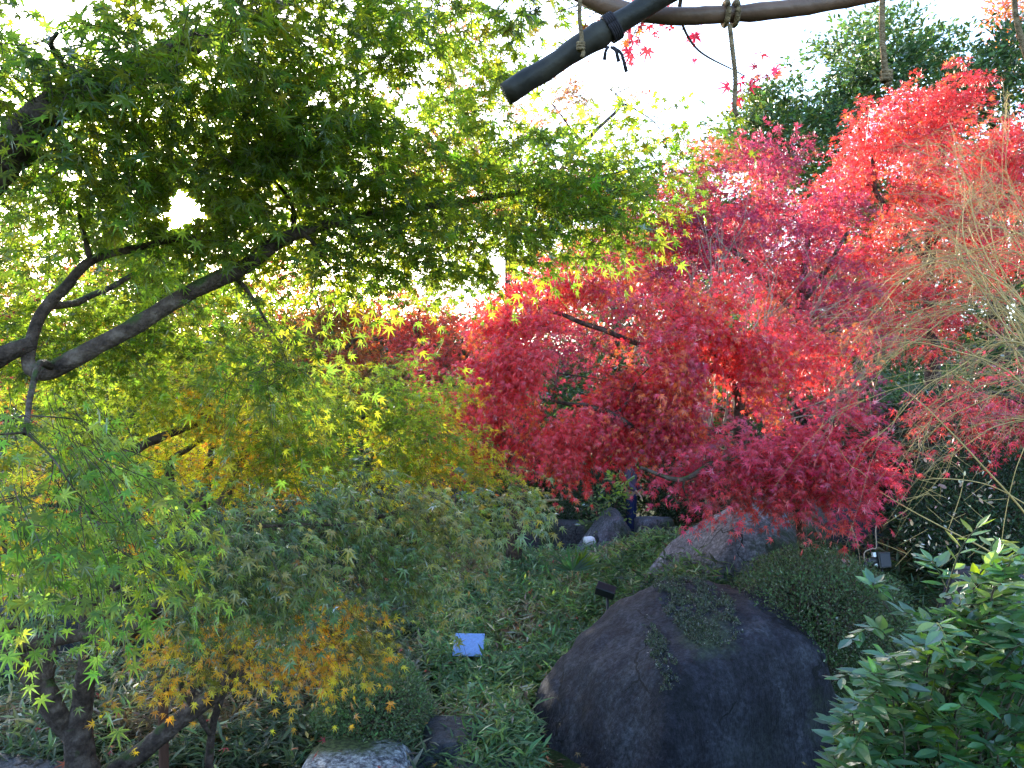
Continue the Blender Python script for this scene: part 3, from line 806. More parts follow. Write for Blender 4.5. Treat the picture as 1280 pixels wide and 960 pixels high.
def big_rock_mat(name, stops, mossc=(0.06, 0.085, 0.025), patches=(), streak=0.5, rough=0.7, nsc=2.4):
    """weathered stone: streaks running down, lichen specks, moss and plain tone patches at places in object space"""
    m, nt, o = newmat(name)
    N, L = nt.nodes.new, nt.links.new
    tc = N('ShaderNodeTexCoord')
    mp = N('ShaderNodeMapping'); mp.inputs['Scale'].default_value = (2.4, 2.4, 0.7)
    L(tc.outputs['Object'], mp.inputs['Vector'])
    n1 = N('ShaderNodeTexNoise'); n1.inputs['Scale'].default_value = 1.6; n1.inputs['Detail'].default_value = 9; n1.inputs['Roughness'].default_value = 0.6
    L(mp.outputs[0], n1.inputs['Vector'])
    n2 = N('ShaderNodeTexNoise'); n2.inputs['Scale'].default_value = nsc; n2.inputs['Detail'].default_value = 10; n2.inputs['Roughness'].default_value = 0.68
    L(tc.outputs['Object'], n2.inputs['Vector'])
    mx = N('ShaderNodeMix'); mx.inputs[0].default_value = streak
    L(n2.outputs['Fac'], mx.inputs[2]); L(n1.outputs['Fac'], mx.inputs[3])
    rp = ramp(nt, stops)
    L(mx.outputs[0], rp.inputs['Fac'])
    col = rp.outputs['Color']
    # grain: fine light and dark minerals
    ngr = N('ShaderNodeTexNoise'); ngr.inputs['Scale'].default_value = 26; ngr.inputs['Detail'].default_value = 6; ngr.inputs['Roughness'].default_value = 0.75
    L(tc.outputs['Object'], ngr.inputs['Vector'])
    gr = ramp(nt, [(0.36, (0.35, 0.35, 0.36)), (0.50, (0.95, 0.95, 0.95)), (0.64, (1.9, 1.9, 1.9))]); L(ngr.outputs['Fac'], gr.inputs['Fac'])
    gm = N('ShaderNodeMix'); gm.data_type = 'RGBA'; gm.blend_type = 'MULTIPLY'; gm.inputs[0].default_value = 1.0
    L(col, gm.inputs[6]); L(gr.outputs['Color'], gm.inputs[7])
    col = gm.outputs[2]
    # fissures: thin dark cracks along warped cell edges
    nw = N('ShaderNodeTexNoise'); nw.inputs['Scale'].default_value = 1.8; nw.inputs['Detail'].default_value = 5
    L(tc.outputs['Object'], nw.inputs['Vector'])
    va = N('ShaderNodeVectorMath'); va.operation = 'MULTIPLY_ADD'; L(nw.outputs['Color'], va.inputs[0]); va.inputs[1].default_value = (0.9, 0.9, 0.9)
    L(tc.outputs['Object'], va.inputs[2])
    vc = N('ShaderNodeTexVoronoi'); vc.feature = 'DISTANCE_TO_EDGE'; vc.inputs['Scale'].default_value = 1.35; L(va.outputs[0], vc.inputs['Vector'])
    nb = N('ShaderNodeTexNoise'); nb.inputs['Scale'].default_value = 3.0; L(tc.outputs['Object'], nb.inputs['Vector'])
    wv = N('ShaderNodeMapRange'); wv.inputs['From Min'].default_value = 0.47; wv.inputs['From Max'].default_value = 0.62; wv.inputs['To Max'].default_value = 0.020
    L(nb.outputs['Fac'], wv.inputs['Value'])
    sb_ = N('ShaderNodeMath'); sb_.operation = 'SUBTRACT'; L(wv.outputs[0], sb_.inputs[0]); L(vc.outputs['Distance'], sb_.inputs[1])
    mc = N('ShaderNodeMapRange'); mc.inputs['From Min'].default_value = 0.0; mc.inputs['From Max'].default_value = 0.006; L(sb_.outputs[0], mc.inputs['Value'])
    crack = mc.outputs[0]
    xc = N('ShaderNodeMix'); xc.data_type = 'RGBA'; L(crack, xc.inputs[0]); L(col, xc.inputs[6]); xc.inputs[7].default_value = (0.006, 0.006, 0.008, 1)
    col = xc.outputs[2]
    # lichen specks
    vo = N('ShaderNodeTexVoronoi'); vo.inputs['Scale'].default_value = 13.0
    L(tc.outputs['Object'], vo.inputs['Vector'])
    ms = N('ShaderNodeMapRange'); ms.inputs['From Min'].default_value = 0.055; ms.inputs['From Max'].default_value = 0.03
    L(vo.outputs['Distance'], ms.inputs['Value'])
    n5 = N('ShaderNodeTexNoise'); n5.inputs['Scale'].default_value = 2.2
    L(tc.outputs['Object'], n5.inputs['Vector'])
    m5 = N('ShaderNodeMapRange'); m5.inputs['From Min'].default_value = 0.55; m5.inputs['From Max'].default_value = 0.62
    L(n5.outputs['Fac'], m5.inputs['Value'])
    mm = N('ShaderNodeMath'); mm.operation = 'MULTIPLY'; L(ms.outputs[0], mm.inputs[0]); L(m5.outputs[0], mm.inputs[1])
    x1 = N('ShaderNodeMix'); x1.data_type = 'RGBA'; L(mm.outputs[0], x1.inputs[0]); L(col, x1.inputs[6]); x1.inputs[7].default_value = (0.35, 0.36, 0.34, 1)
    col = x1.outputs[2]
    hsrc = None
    for (c, r, soft, *own) in patches:
        pc_ = own[0] if own else mossc
        vm = N('ShaderNodeMapping'); vm.vector_type = 'POINT'
        vm.inputs['Location'].default_value = tuple(-a / b for a, b in zip(c, r))
        vm.inputs['Scale'].default_value = tuple(1 / b for b in r)
        L(tc.outputs['Object'], vm.inputs['Vector'])
        ln = N('ShaderNodeVectorMath'); ln.operation = 'LENGTH'; L(vm.outputs[0], ln.inputs[0])
        ng = N('ShaderNodeTexNoise'); ng.inputs['Scale'].default_value = 7; ng.inputs['Detail'].default_value = 8; ng.inputs['Roughness'].default_value = 0.7
        L(tc.outputs['Object'], ng.inputs['Vector'])
        a = N('ShaderNodeMath'); a.operation = 'MULTIPLY_ADD'; L(ng.outputs['Fac'], a.inputs[0]); a.inputs[1].default_value = 1.3; L(ln.outputs['Value'], a.inputs[2])
        mr = N('ShaderNodeMapRange'); mr.inputs['From Min'].default_value = 1.65; mr.inputs['From Max'].default_value = 1.65 - soft
        L(a.outputs[0], mr.inputs['Value'])
        nm = N('ShaderNodeTexNoise'); nm.inputs['Scale'].default_value = 40; L(tc.outputs['Object'], nm.inputs['Vector'])
        rm = ramp(nt, [(0.38, tuple(v * 0.5 for v in pc_)), (0.62, tuple(v * 1.4 for v in pc_))]); L(nm.outputs['Fac'], rm.inputs['Fac'])
        x2 = N('ShaderNodeMix'); x2.data_type = 'RGBA'; L(mr.outputs[0], x2.inputs[0]); L(col, x2.inputs[6]); L(rm.outputs['Color'], x2.inputs[7])
        col = x2.outputs[2]
    pb = N('ShaderNodeBsdfPrincipled'); L(col, pb.inputs['Base Color']); pb.inputs['Roughness'].default_value = rough
    pb.inputs['Specular IOR Level'].default_value = 0.3
    n3 = N('ShaderNodeTexNoise'); n3.inputs['Scale'].default_value = 14; n3.inputs['Detail'].default_value = 12; n3.inputs['Roughness'].default_value = 0.7
    L(mp.outputs[0], n3.inputs['Vector'])
    n4 = N('ShaderNodeTexNoise'); n4.inputs['Scale'].default_value = 90; n4.inputs['Detail'].default_value = 4
    L(tc.outputs['Object'], n4.inputs['Vector'])
    b1 = N('ShaderNodeBump'); b1.inputs['Strength'].default_value = 0.9; b1.inputs['Distance'].default_value = 0.045; L(n3.outputs['Fac'], b1.inputs['Height'])
    b2 = N('ShaderNodeBump'); b2.inputs['Strength'].default_value = 0.5; b2.inputs['Distance'].default_value = 0.006; L(n4.outputs['Fac'], b2.inputs['Height']); L(b1.outputs[0], b2.inputs['Normal'])
    L(b2.outputs[0], pb.inputs['Normal'])
    L(pb.outputs[0], o.inputs['Surface'])
    return m


bc = W(862, 985, 6.3)
M_BIG = big_rock_mat('purple_grey_stone', [(0.38, (0.008, 0.008, 0.013)), (0.46, (0.019, 0.018, 0.028)), (0.54, (0.033, 0.033, 0.046)), (0.64, (0.075, 0.077, 0.095))],  # bluish tint of the shade put into the stone colours
                     (0.060, 0.075, 0.040), [((0.02, -0.55, 1.42), (0.25, 0.45, 0.22), 0.7), ((0.95, -0.9, 0.8), (0.3, 0.5, 0.35), 0.8), ((0.42, -1.0, 0.42), (0.55, 0.5, 0.6), 1.3, (0.058, 0.064, 0.066))])  # last patch: lighter grey-green tone over the right face
BIG = rock('boulder', bc.tolist(),
           [((-1, 0, .12), 1.36), ((-.82, -.25, .62), 1.37), ((-.55, -.1, .9), 1.40), ((-.28, -.25, 1), 1.47), ((.1, -.2, 1), 1.545), ((.75, -.1, .75), 1.62), ((1, 0, .2), 1.22), ((.42, -1, .06), 0.90),
            ((-.80, -.62, .30), 1.14), ((.1, -1, .9), 1.42), ((0, 1, .3), 1.0), ((.6, .8, .1), 1.1), ((-.6, .8, .1), 1.1), ((0, 0, -1), 0.9)], 20,
           'huge rounded purple grey boulder with a moss patch near its top', M_BIG, 0.05, 1.7, 6, 0.026, group='boulders and stones of the garden')
GR = 'boulders and stones of the garden'
mv = np.array([v.co[:] for v in BIG.data.vertices]); mn = np.array([v.normal[:] for v in BIG.data.vertices])
sel = np.where(((mv[:, 0] - .06) ** 2 / .26 ** 2 + (mv[:, 2] - 1.50) ** 2 / .19 ** 2 < 1) & (mn[:, 1] < .1) | ((mv[:, 0] + .33) ** 2 / .07 ** 2 + (mv[:, 2] - 1.22) ** 2 / .17 ** 2 < 1) & (mn[:, 1] < .1))[0]
if len(sel):
    pick = rng.choice(sel, 15000)
    P = mv[pick] + rng.normal(0, .012, (15000, 3)) + mn[pick] * rng.uniform(0, .02, (15000, 1))
    keep = vnoise(P, 11, 2.0) * .6 + vnoise(P, 30, 5.) * .4 > .47
    P = P[keep] + np.array(bc); Nn = mn[pick][keep]
    link('moss', leaf_mesh('moss', P, Nn * .6 + rng.normal(0, .6, P.shape), rng.normal(0, 1, P.shape), rng.uniform(.012, .028, len(P)),
         palette([(.06, .075, .045), (.075, .10, .04), (.05, .055, .04)], len(P)), TPLS), M_LITTER, BIG)
M_PALE = big_rock_mat('pale_grey_stone', [(0.36, (0.055, 0.054, 0.068)), (0.5, (0.12, 0.118, 0.142)), (0.64, (0.25, 0.25, 0.285))], (0.022, 0.032, 0.014), [((0.50, -0.5, 0.1), (0.62, 0.8, 0.9), 0.4)])
M_DARK = big_rock_mat('dark_mossy_stone', [(0.3, (0.018, 0.019, 0.024)), (0.5, (0.038, 0.040, 0.048)), (0.7, (0.07, 0.072, 0.08))], (0.04, 0.06, 0.012), [((-0.35, -0.3, 0.3), (0.25, 0.5, 0.7), 0.4), ((0.5, -.3, .3), (.2, .5, .6), .4)])
M_WET = big_rock_mat('blue_grey_stone', [(0.3, (0.025, 0.028, 0.038)), (0.5, (0.050, 0.054, 0.070)), (0.7, (0.11, 0.115, 0.135))], (0.05, 0.065, 0.02), [], rough=0.45)
M_SPECK = big_rock_mat('speckled_pale_stone', [(0.36, (0.06, 0.06, 0.07)), (0.46, (0.20, 0.20, 0.23)), (0.54, (0.42, 0.43, 0.46))], (0.07, 0.09, 0.03), [((-0.2, .2, .25), (.5, .25, .3), .5)], streak=0.0, nsc=22)
c = W(918, 742, 8.1)
rock('boulder', c.tolist(), [((-1, -.3, .62), 0.60), ((-.2, -.4, 1), .84), ((.5, -.5, .8), 0.85), ((1, -.1, .2), .78), ((.1, -1, .1), .6), ((-.5, -.9, .2), .66), ((0, 1, 0), .6), ((0, 0, -1), .6), ((-.6, .1, 1), .74)], 14,
     'pale faced boulder with a dark mossy side under the crimson branches', M_PALE, 0.05, 1.6, 5, 0.015, group=GR)
c = W(1040, 735, 8.9)
rock('boulder', c.tolist(), [((-1, -.2, .1), .75), ((0, -.5, 1), 1.0), ((.6, -.4, .8), .95), ((1, 0, .1), .8), ((.1, -1, .15), .6), ((0, 1, 0), .6), ((0, 0, -1), .7), ((-.6, -.1, .9), .95)], 10,
     'dark blackish boulder streaked with moss behind the clipped dome', M_DARK, 0.06, 1.6, 5, 0.015, group=GR)
c = W(765, 682, 13.2)
rock('boulder', c.tolist(), [((-1, -.3, .75), .36), ((.9, -.2, .5), .38), ((0, -1, .3), .34), ((.1, -.3, 1), .54), ((0, 1, 0), .35), ((0, 0, -1), .3)], 12,
     'small grey leaning stone behind the lamp with the white face', M_PALE, 0.06, 1.5, 4, 0.02, group=GR)
for x, w, lab in [(572, .55, 'dark edging block, leftmost of the row behind the ground cover'), (648, .50, 'dark edging block in the middle of the row behind the ground cover'), (705, .62, 'dark long edging block nearest the leaning grey stone')]:
    c = W(x, 668, 14.0)
    rock('edging_stone', c.tolist(), [((-1, 0, .05), w), ((1, 0, .05), w), ((0, -1, .1), .28), ((0, 0, 1), .24), ((0, 1, 0), .3), ((0, 0, -1), .4), ((-.7, -.1, .7), w * .85), ((.7, -.1, .7), w * .88)], 22,
         lab, M_DARK, 0.05, 1.8, 4, 0.02, cat='edging stone', group='edging stones at the back path')
c = W(818, 676, 14.2)
rock('edging_stone', c.tolist(), [((-1, 0, 0), .34), ((1, 0, 0), .34), ((0, -1, .05), .25), ((0, 0, 1), .42), ((0, 1, 0), .3), ((0, 0, -1), .4)], 30, 'grey squared stone block right of the person',
     M_PALE, 0.03, 1.8, 4, 0.015, cat='edging stone', group='edging stones at the back path')
# stones at the foot of the frame
c = W(562, 950, 5.75)
rock('garden_stone', c.tolist(), [((-1, 0, .2), .24), ((1, 0, .15), .25), ((0, -1, .2), .22), ((.05, -.1, 1), .22), ((0, 1, 0), .25), ((0, 0, -1), .3), ((-.6, -.2, .8), .24)], 16,
     'dark wet looking stone with a flat top right of the clipped bush', M_WET, 0.06, 1.8, 5, 0.02, cat='stone', group=GR)
c = W(448, 985, 5.35)
rock('garden_stone', c.tolist(), [((-1, 0, .3), .42), ((1, 0, .3), .38), ((0, -1, .2), .33), ((0, -.1, 1), .22), ((0, 1, .2), .35), ((0, 0, -1), .25), ((.5, -.2, .9), .27)], 8,
     'speckled whitish low stone in front of the clipped bush', M_SPECK, 0.05, 1.6, 5, 0.015, cat='stone', group=GR)
c = W(605, 972, 5.3)
rock('garden_stone', c.tolist(), [((-1, 0, .3), .22), ((1, 0, .3), .25), ((0, -1, .2), .2), ((0, -.1, 1), .09), ((0, 1, .2), .2), ((0, 0, -1), .2)], 10,
     'flat dark stone low at the bottom edge below the wet stone', M_WET, 0.05, 1.6, 4, 0.015, cat='stone', group=GR)
c = W(-10, 1035, 5.1)
rock('garden_stone', c.tolist(), [((-1, 0, .2), .5), ((1, 0, .3), .42), ((0, -1, .2), .45), ((.12, -.2, 1), .19), ((0, 1, .2), .5), ((0, 0, -1), .3)], 14,
     'flat slate blue slab at the bottom left corner with dead leaves', M_WET, 0.05, 1.5, 5, 0.012, cat='stone', group=GR)
c = W(20, 770, 8.0)
rock('garden_stone', c.tolist(), [((-1, 0, .3), .5), ((1, 0, .3), .4), ((0, -1, .2), .4), ((0, -.2, 1), .33), ((0, 1, .2), .4), ((0, 0, -1), .5)], 10,
     'blue grey stone at the left edge behind the forked trunk', M_WET, 0.06, 1.6, 5, 0.02, cat='stone', group=GR)
c = W(240, 970, 6.2)
rock('garden_stone', c.tolist(), [((-1, 0, .3), .3), ((1, 0, .3), .3), ((0, -1, .2), .3), ((0, -.2, 1), .10), ((0, 1, .2), .3), ((0, 0, -1), .3)], 10,
     'low bluish stone behind the slanting yellow maple limbs', M_WET, 0.06, 1.6, 4, 0.02, cat='stone', group=GR)
c = W(1290, 800, 3.9)
rock('garden_stone', c.tolist(), [((-1, 0, .3), .30), ((1, 0, .3), .4), ((0, -1, .2), .4), ((0, -.2, 1), .26), ((0, 1, .2), .4), ((0, 0, -1), .7)], 10,
     'purplish stone at the right edge behind the glossy shrub', M_BIG, 0.06, 1.6, 5, 0.02, cat='stone', group=GR)


# ------------------------------------------------------------------ clipped bushes
def bush(name, c, r, n, leaf, cols, p, label, cat='bush', group=None, lower=-0.35, lmat=None, lump=0.12, core=(0.012, 0.014, 0.008), tpl=TPLS, stems=10, thick=0.16):
    c = np.array(c, float); r = np.array(r, float)
    if name == 'dark_shrub':
        top, g0 = c[2] + r[2], gz(c[0], c[1])
        c[2] = (top + g0) / 2; r[2] = (top - g0) / 2 + .12; lower = -.9; n = int(n * 1.6)
    root = empty(name, (c[0], c[1], min(gz(c[0], c[1]), c[2] - r[2] * .3)), label, cat, group)
    D = unit(rng.normal(size=(int(n * 1.7), 3)))
    D = D[D[:, 2] > lower][:n]
    s = 1 + lump * 2 * (fbm(D * r * 1.0, 2.6 / max(r), 3, c[0]) - 0.5) * 1.6
    dep = 1 - np.abs(rng.normal(0, thick, len(D))) + rng.normal(0, 0.015, len(D))
    P = c + D * r * (s * dep)[:, None]
    T = D * 0.7 + rng.normal(0, 0.6, D.shape) + [0, 0, 0.25]
    Nn = D * 0.8 + rng.normal(0, 0.55, D.shape) + [0, 0, 0.3]
    cl = np.clip((fbm(P, 5, 2) - .5) * 2 + .5, 0, 1)
    me = leaf_mesh('foliage', P, T, Nn, leaf * rng.uniform(.6, 1.3, len(P)), palette(cols, len(P), p, cl, .3), tpl)
    link('foliage', me, lmat or M_BUSH, root)
    mb = MB()
    b0 = np.array(root.location)
    for i in range(stems):
        e = c + unit(rng.normal(size=3) + [0, 0, .6]) * r * 0.85
        mb.tube([b0 + [rng.normal(0, .05), rng.normal(0, .05), -.05], (b0 + e) / 2 + rng.normal(0, .06, 3), e], [.014, .010, .004], 5, 4, 0.03)
    for i in range(stems * 8):
        e = c + unit(rng.normal(size=3) + [0, 0, .3]) * r * rng.uniform(.75, .98)
        s0 = c + (e - c) * .4 + rng.normal(0, .05, 3)
        mb.tube([s0, (s0 + e) / 2 + rng.normal(0, .03, 3), e], [.005, .004, .002], 4, 2, 0.02)
    mb.build('stems', M_BARK, root)
    return root


GB = 'clipped and shrubby bushes'
AZ = [(0.085, 0.145, 0.055), (0.11, 0.175, 0.070), (0.07, 0.105, 0.044), (0.15, 0.20, 0.09)]
AZD = [(0.054, 0.095, 0.034), (0.068, 0.108, 0.044), (0.068, 0.075, 0.042), (0.052, 0.088, 0.028)]
c = W(468, 890, 6.0)
bush('clipped_bush', c, (0.46, 0.46, 0.40), 9000, 0.030, AZ, [.35, .3, .2, .15], 'small clipped round bush beside the yellow maple branch tips', group=GB)
c = W(1020, 768, 6.6)
bush('clipped_bush', c, (0.78, 0.75, 0.55), 20000, 0.030, AZD, [.4, .3, .2, .1], 'wide dark clipped dome bush beside the top of the huge boulder', group=GB, lower=-0.6, stems=14)
c = W(1000, 850, 6.15)
bush('azalea_shrub', c, (0.30, 0.25, 0.34), 2600, 0.022, AZD, [.3, .3, .3, .1], 'thin twiggy azalea hanging down the right side of the huge boulder', group=GB, lower=-1, lump=.3, thick=.5, stems=12)
DKG = [(0.020, 0.050, 0.024), (0.026, 0.060, 0.026), (0.035, 0.065, 0.022), (0.016, 0.035, 0.020)]
c = W(740, 630, 14.6)
bush('dark_shrub', c, (0.62, 0.5, 0.62), 5000, 0.06, DKG, None, 'dense bluish green shrub left of the standing person', group=GB)
c = W(862, 612, 15.2)
bush('dark_shrub', c, (0.85, 0.6, 0.75), 5000, 0.07, DKG, None, 'dark broad leaved shrub right of the standing person', group=GB)
c = W(1230, 640, 7.8)
bush('dark_shrub', c, (0.85, 0.7, 0.60), 11000, 0.05, DKG, None, 'low spreading dark shrub at the right under the pinkish maple', group=GB)
c = W(1110, 600, 9.6)
bush('dark_shrub', c, (0.75, 0.6, 0.62), 7000, 0.06, [(0.03, .05, .02), (.05, .045, .02), (.07, .05, .025), (.02, .035, .02)], None, 'brownish green shrub beyond the floodlight on the bank', group=GB)
c = W(1190, 560, 9.8)
bush('dark_shrub', c, (0.9, 0.6, 0.65), 7000, 0.06, DKG, None, 'dark green shrub on the bank beneath the straw coloured twigs', group=GB)
c = W(1010, 590, 10.6)
bush('dark_shrub', c, (0.8, 0.6, 0.7), 5000, 0.07, DKG, None, 'deep shaded shrub behind the dark mossy boulder', group=GB)
c = W(340, 640, 10.5)
bush('dark_shrub', c, (1.3, 0.8, 0.7), 6000, 0.07, DKG, None, 'long low shrub seen through the stems of the gold tinged maple', group=GB)
c = W(60, 700, 10.0)
bush('dark_shrub', c, (1.2, 0.8, 0.7), 6000, 0.07, DKG + [(.2, .08, .02)], None, 'low shrub at the far left behind the orange leaves', group=GB)
c = W(830, 600, 17.0)
bush('dark_shrub', c, (1.6, 0.7, 1.0), 8000, 0.09, DKG, None, 'long shrub on the far slope behind the standing person', group=GB)
c = W(640, 600, 17.2)
bush('dark_shrub', c, (1.8, 0.7, 0.9), 8000, 0.09, DKG, None, 'long shrub on the far slope above the yellow bamboo rail', group=GB)
c = W(540, 625, 14.8)
bush('dark_shrub', c, (1.0, 0.6, 0.6), 5000, 0.07, DKG, None, 'dark shrub above the leftmost edging block', group=GB)


# ------------------------------------------------------------------ ground cover
def cover_patch(name, fn, n, leaf, hmin, hmax, cols, p, label, cat, per=6, lmat=None, tpl=TPLB, tilt=0.5):
    P = []
    while len(P) < n:
        x, y = rng.uniform(-6, 5), rng.uniform(4.2, 14)
        if rng.random() < fn(x, y):
            P.append((x, y))
    P = np.array(P)
    z = hgt(P[:, 0], P[:, 1])
    h = rng.uniform(hmin, hmax, n) * (0.65 + 0.7 * fbm(np.c_[P, np.zeros(n)], 1.4, 2))
    top = np.c_[P, z + h]
    az = rng.uniform(0, 2 * np.pi, (n, per))
    el = rng.normal(0.35, 0.4, (n, per))
    T = np.stack([np.cos(az) * np.cos(el), np.sin(az) * np.cos(el), np.sin(el)], -1)
    B = top[:, None, :] + rng.normal(0, 0.015, (n, per, 3)) - np.array([0, 0, 1.0]) * (rng.uniform(0, 0.55, (n, per)) * h[:, None])[..., None]
    Nn = np.array([0, 0, 1.0]) + rng.normal(0, 0.35, (n, per, 3)) - T * 0.2
    B, T, Nn = B.reshape(-1, 3), T.reshape(-1, 3), Nn.reshape(-1, 3)
    cl = np.clip((fbm(B, 1.6, 3, 8.8) - .5) * 2.2 + .5, 0, 1)
    me = leaf_mesh(name, B, T, Nn, leaf * rng.uniform(.6, 1.25, len(B)), palette(cols, len(B), p, cl, .3), tpl)
    return tag(link(name, me, lmat or M_COVER), label, cat, kind='stuff')


def near_rock(x, y):
    return (x - bc[0]) ** 2 / 1.35 ** 2 + (y - bc[1]) ** 2 / 1.1 ** 2 < 1


def f_cover(x, y):
    if near_rock(x, y) or (y < bc[1] and x > bc[0] - 1.25): return 0
    left = -0.25 - (y - 5.0) * 0.19 if y > 5 else -0.3
    if y < 5.0 and x < -0.2: return 0
    right = 2.6 if y > 6.5 else 3.4
    if y > 12.6: return 0
    return float(sstep(left - 0.15, left + .15, x)) * float(x < right) * (1 if y < 9 else .8)


SASA = [(0.070, 0.145, 0.062), (0.095, 0.175, 0.075), (0.14, 0.21, 0.060), (0.30, 0.31, 0.22), (0.17, 0.12, 0.08)]
cover_patch('ground_cover', f_cover, 11500, 0.11, 0.16, 0.36, SASA, [.33, .29, .18, .12, .08], 'low dense bamboo grass and evergreen ground cover on the slope', 'ground cover')


def f_dry(x, y):
    left = -0.35 - (y - 5.0) * 0.19
    return float(-4.5 < x < left) * float(5.6 < y < 10)


cover_patch('dwarf_bamboo_grass', f_dry, 3800, 0.12, 0.10, 0.34, [(0.060, 0.095, 0.055), (0.08, 0.12, 0.06), (0.24, 0.24, 0.18), (0.14, 0.10, 0.06)], [.38, .28, .16, .18],
            'straggling dwarf bamboo with pale edged leaves at lower left', 'ground cover')


def f_bank(x, y):
    return float(x > 1.2) * float(7.2 < y < 11)


cover_patch('bank_plants', f_bank, 2200, 0.13, 0.12, 0.4, DKG + [(.10, .07, .04)], [.3, .25, .2, .1, .15], 'dark ferny undergrowth on the shaded right bank', 'ground cover')
# fallen leaves
nl = 5200
P = np.c_[rng.uniform(-5, 4, nl), rng.uniform(4.3, 15, nl)]
z = hgt(P[:, 0], P[:, 1]) + 0.012 + rng.uniform(0, .01, nl)
me = leaf_mesh('fallen_leaves', np.c_[P, z], rng.normal(0, 1, (nl, 3)) * [1, 1, .2], rng.normal(0, .25, (nl, 3)) + [0, 0, 1], rng.uniform(.04, .07, nl),
               palette([(0.16, 0.08, 0.04), (0.22, 0.13, 0.07), (0.32, 0.11, 0.03), (0.10, 0.06, 0.045)], nl), TPL5)
tag(link('fallen_leaves', me, M_LITTER), 'brown and orange fallen maple leaves on the soil', 'fallen leaves', kind='stuff')

P = np.c_[rng.uniform(-3.6, 2.4, 900), rng.uniform(5.2, 12.5, 900)]
P = np.array([q for q in P if not near_rock(*q)])
z = hgt(P[:, 0], P[:, 1]) + rng.uniform(.16, .34, len(P))
me = leaf_mesh('caught_leaves', np.c_[P, z], rng.normal(0, 1, (len(P), 3)) * [1, 1, .3], rng.normal(0, .4, (len(P), 3)) + [0, 0, 1], rng.uniform(.04, .065, len(P)),
               palette([(0.40, 0.07, 0.04), (0.46, 0.24, 0.04), (0.34, 0.13, 0.05), (0.22, 0.14, 0.08), (.42, .04, .05)], len(P)), TPL5)
tag(link('caught_leaves', me, M_LITTER), 'dropped red and yellow maple leaves caught on top of the ground cover', 'fallen leaves', kind='stuff')

# ------------------------------------------------------------------ glossy shrub, lower right
c0 = W(1190, 1120, 2.35)
root = empty('camellia_shrub', (c0[0], c0[1], gz(c0[0], c0[1])), 'glossy leaved evergreen shrub close to the camera at the lower right', 'shrub', 'clipped and shrubby bushes')
mb = MB()
PP, TT, NN, SS, CC = [], [], [], [], []
ends = []
for i in range(420):
    px, py = rng.uniform(1035, 1330), 0
    u = (px - 1035) / 245
    top = 950 - 262 * min(1, max(0, u)) ** 0.55
    py = rng.uniform(top, 1010)
    ends.append((px, py, rng.uniform(2.0, 2.75)))
ends += [(1226, 655, 2.3), (1255, 690, 2.35), (1060, 800, 2.4), (1045, 850, 2.4), (1030, 900, 2.35), (1100, 735, 2.5), (1130, 765, 2.4), (1190, 720, 2.5), (1165, 700, 2.55)]
for k, (px, py, d) in enumerate(ends):
    e = W(px, py, d)
    s = np.array([c0[0] + (e[0] - c0[0]) * .48 + rng.normal(0, .05), c0[1] + (e[1] - c0[1]) * .3 + rng.normal(0, .04), max(gz(c0[0], c0[1]), e[2] - rng.uniform(.06, .34))])
    m_ = (s + e) / 2 + [0, 0, .06] + rng.normal(0, .02, 3)
    pts, _ = mb.tube([s, m_, e], [.0035, .0026, .0014], 5, 8, 0.006)
    nlv = int(rng.integers(12, 18)); L0 = 0.060
    if px > 1195 and py < 700: nlv = 12
    tt = np.linspace(0.28, 1.0, nlv)
    idx = np.clip((tt * (len(pts) - 1)).astype(int), 0, len(pts) - 2)
    dirn = unit(pts[idx + 1] - pts[idx])
    side = unit(np.cross(dirn, [0, 0, 1.0]) + rng.normal(0, .25, (nlv, 3)))
    sg = np.where(np.arange(nlv) % 2, 1., -1.)[:, None]
    sg[-1] = 0
    T = side * sg * 0.9 + dirn * .6 + rng.normal(0, .15, (nlv, 3)) + [0, 0, .12]
    PP.append(pts[idx] + T * .004); TT.append(T); NN.append(np.array([0, -.15, 1.]) + rng.normal(0, .2, (nlv, 3)))
    SS.append(L0 * rng.uniform(.7, 1.15, nlv))
    young = (k % 12 == 0) or (px > 1195 and py < 700)
    CC.append(palette([(0.12, 0.20, 0.018)] if young else [(0.032, 0.100, 0.048), (0.042, 0.12, 0.055), (0.056, 0.14, 0.040)], nlv, None, None, .2))
link('leaves', leaf_mesh('leaves', np.vstack(PP), np.vstack(TT), np.vstack(NN), np.concatenate(SS), np.vstack(CC), TPLOV), M_GLOSSY, root)
mb.tube([c0 * [1, 1, 0] + [0, 0, root.location[2] - .05], W(1200, 1020, 2.35), W(1190, 900, 2.35)], [.02, .016, .008], 8, 4, .02)
mb.build('stems', M_BARK2, root)

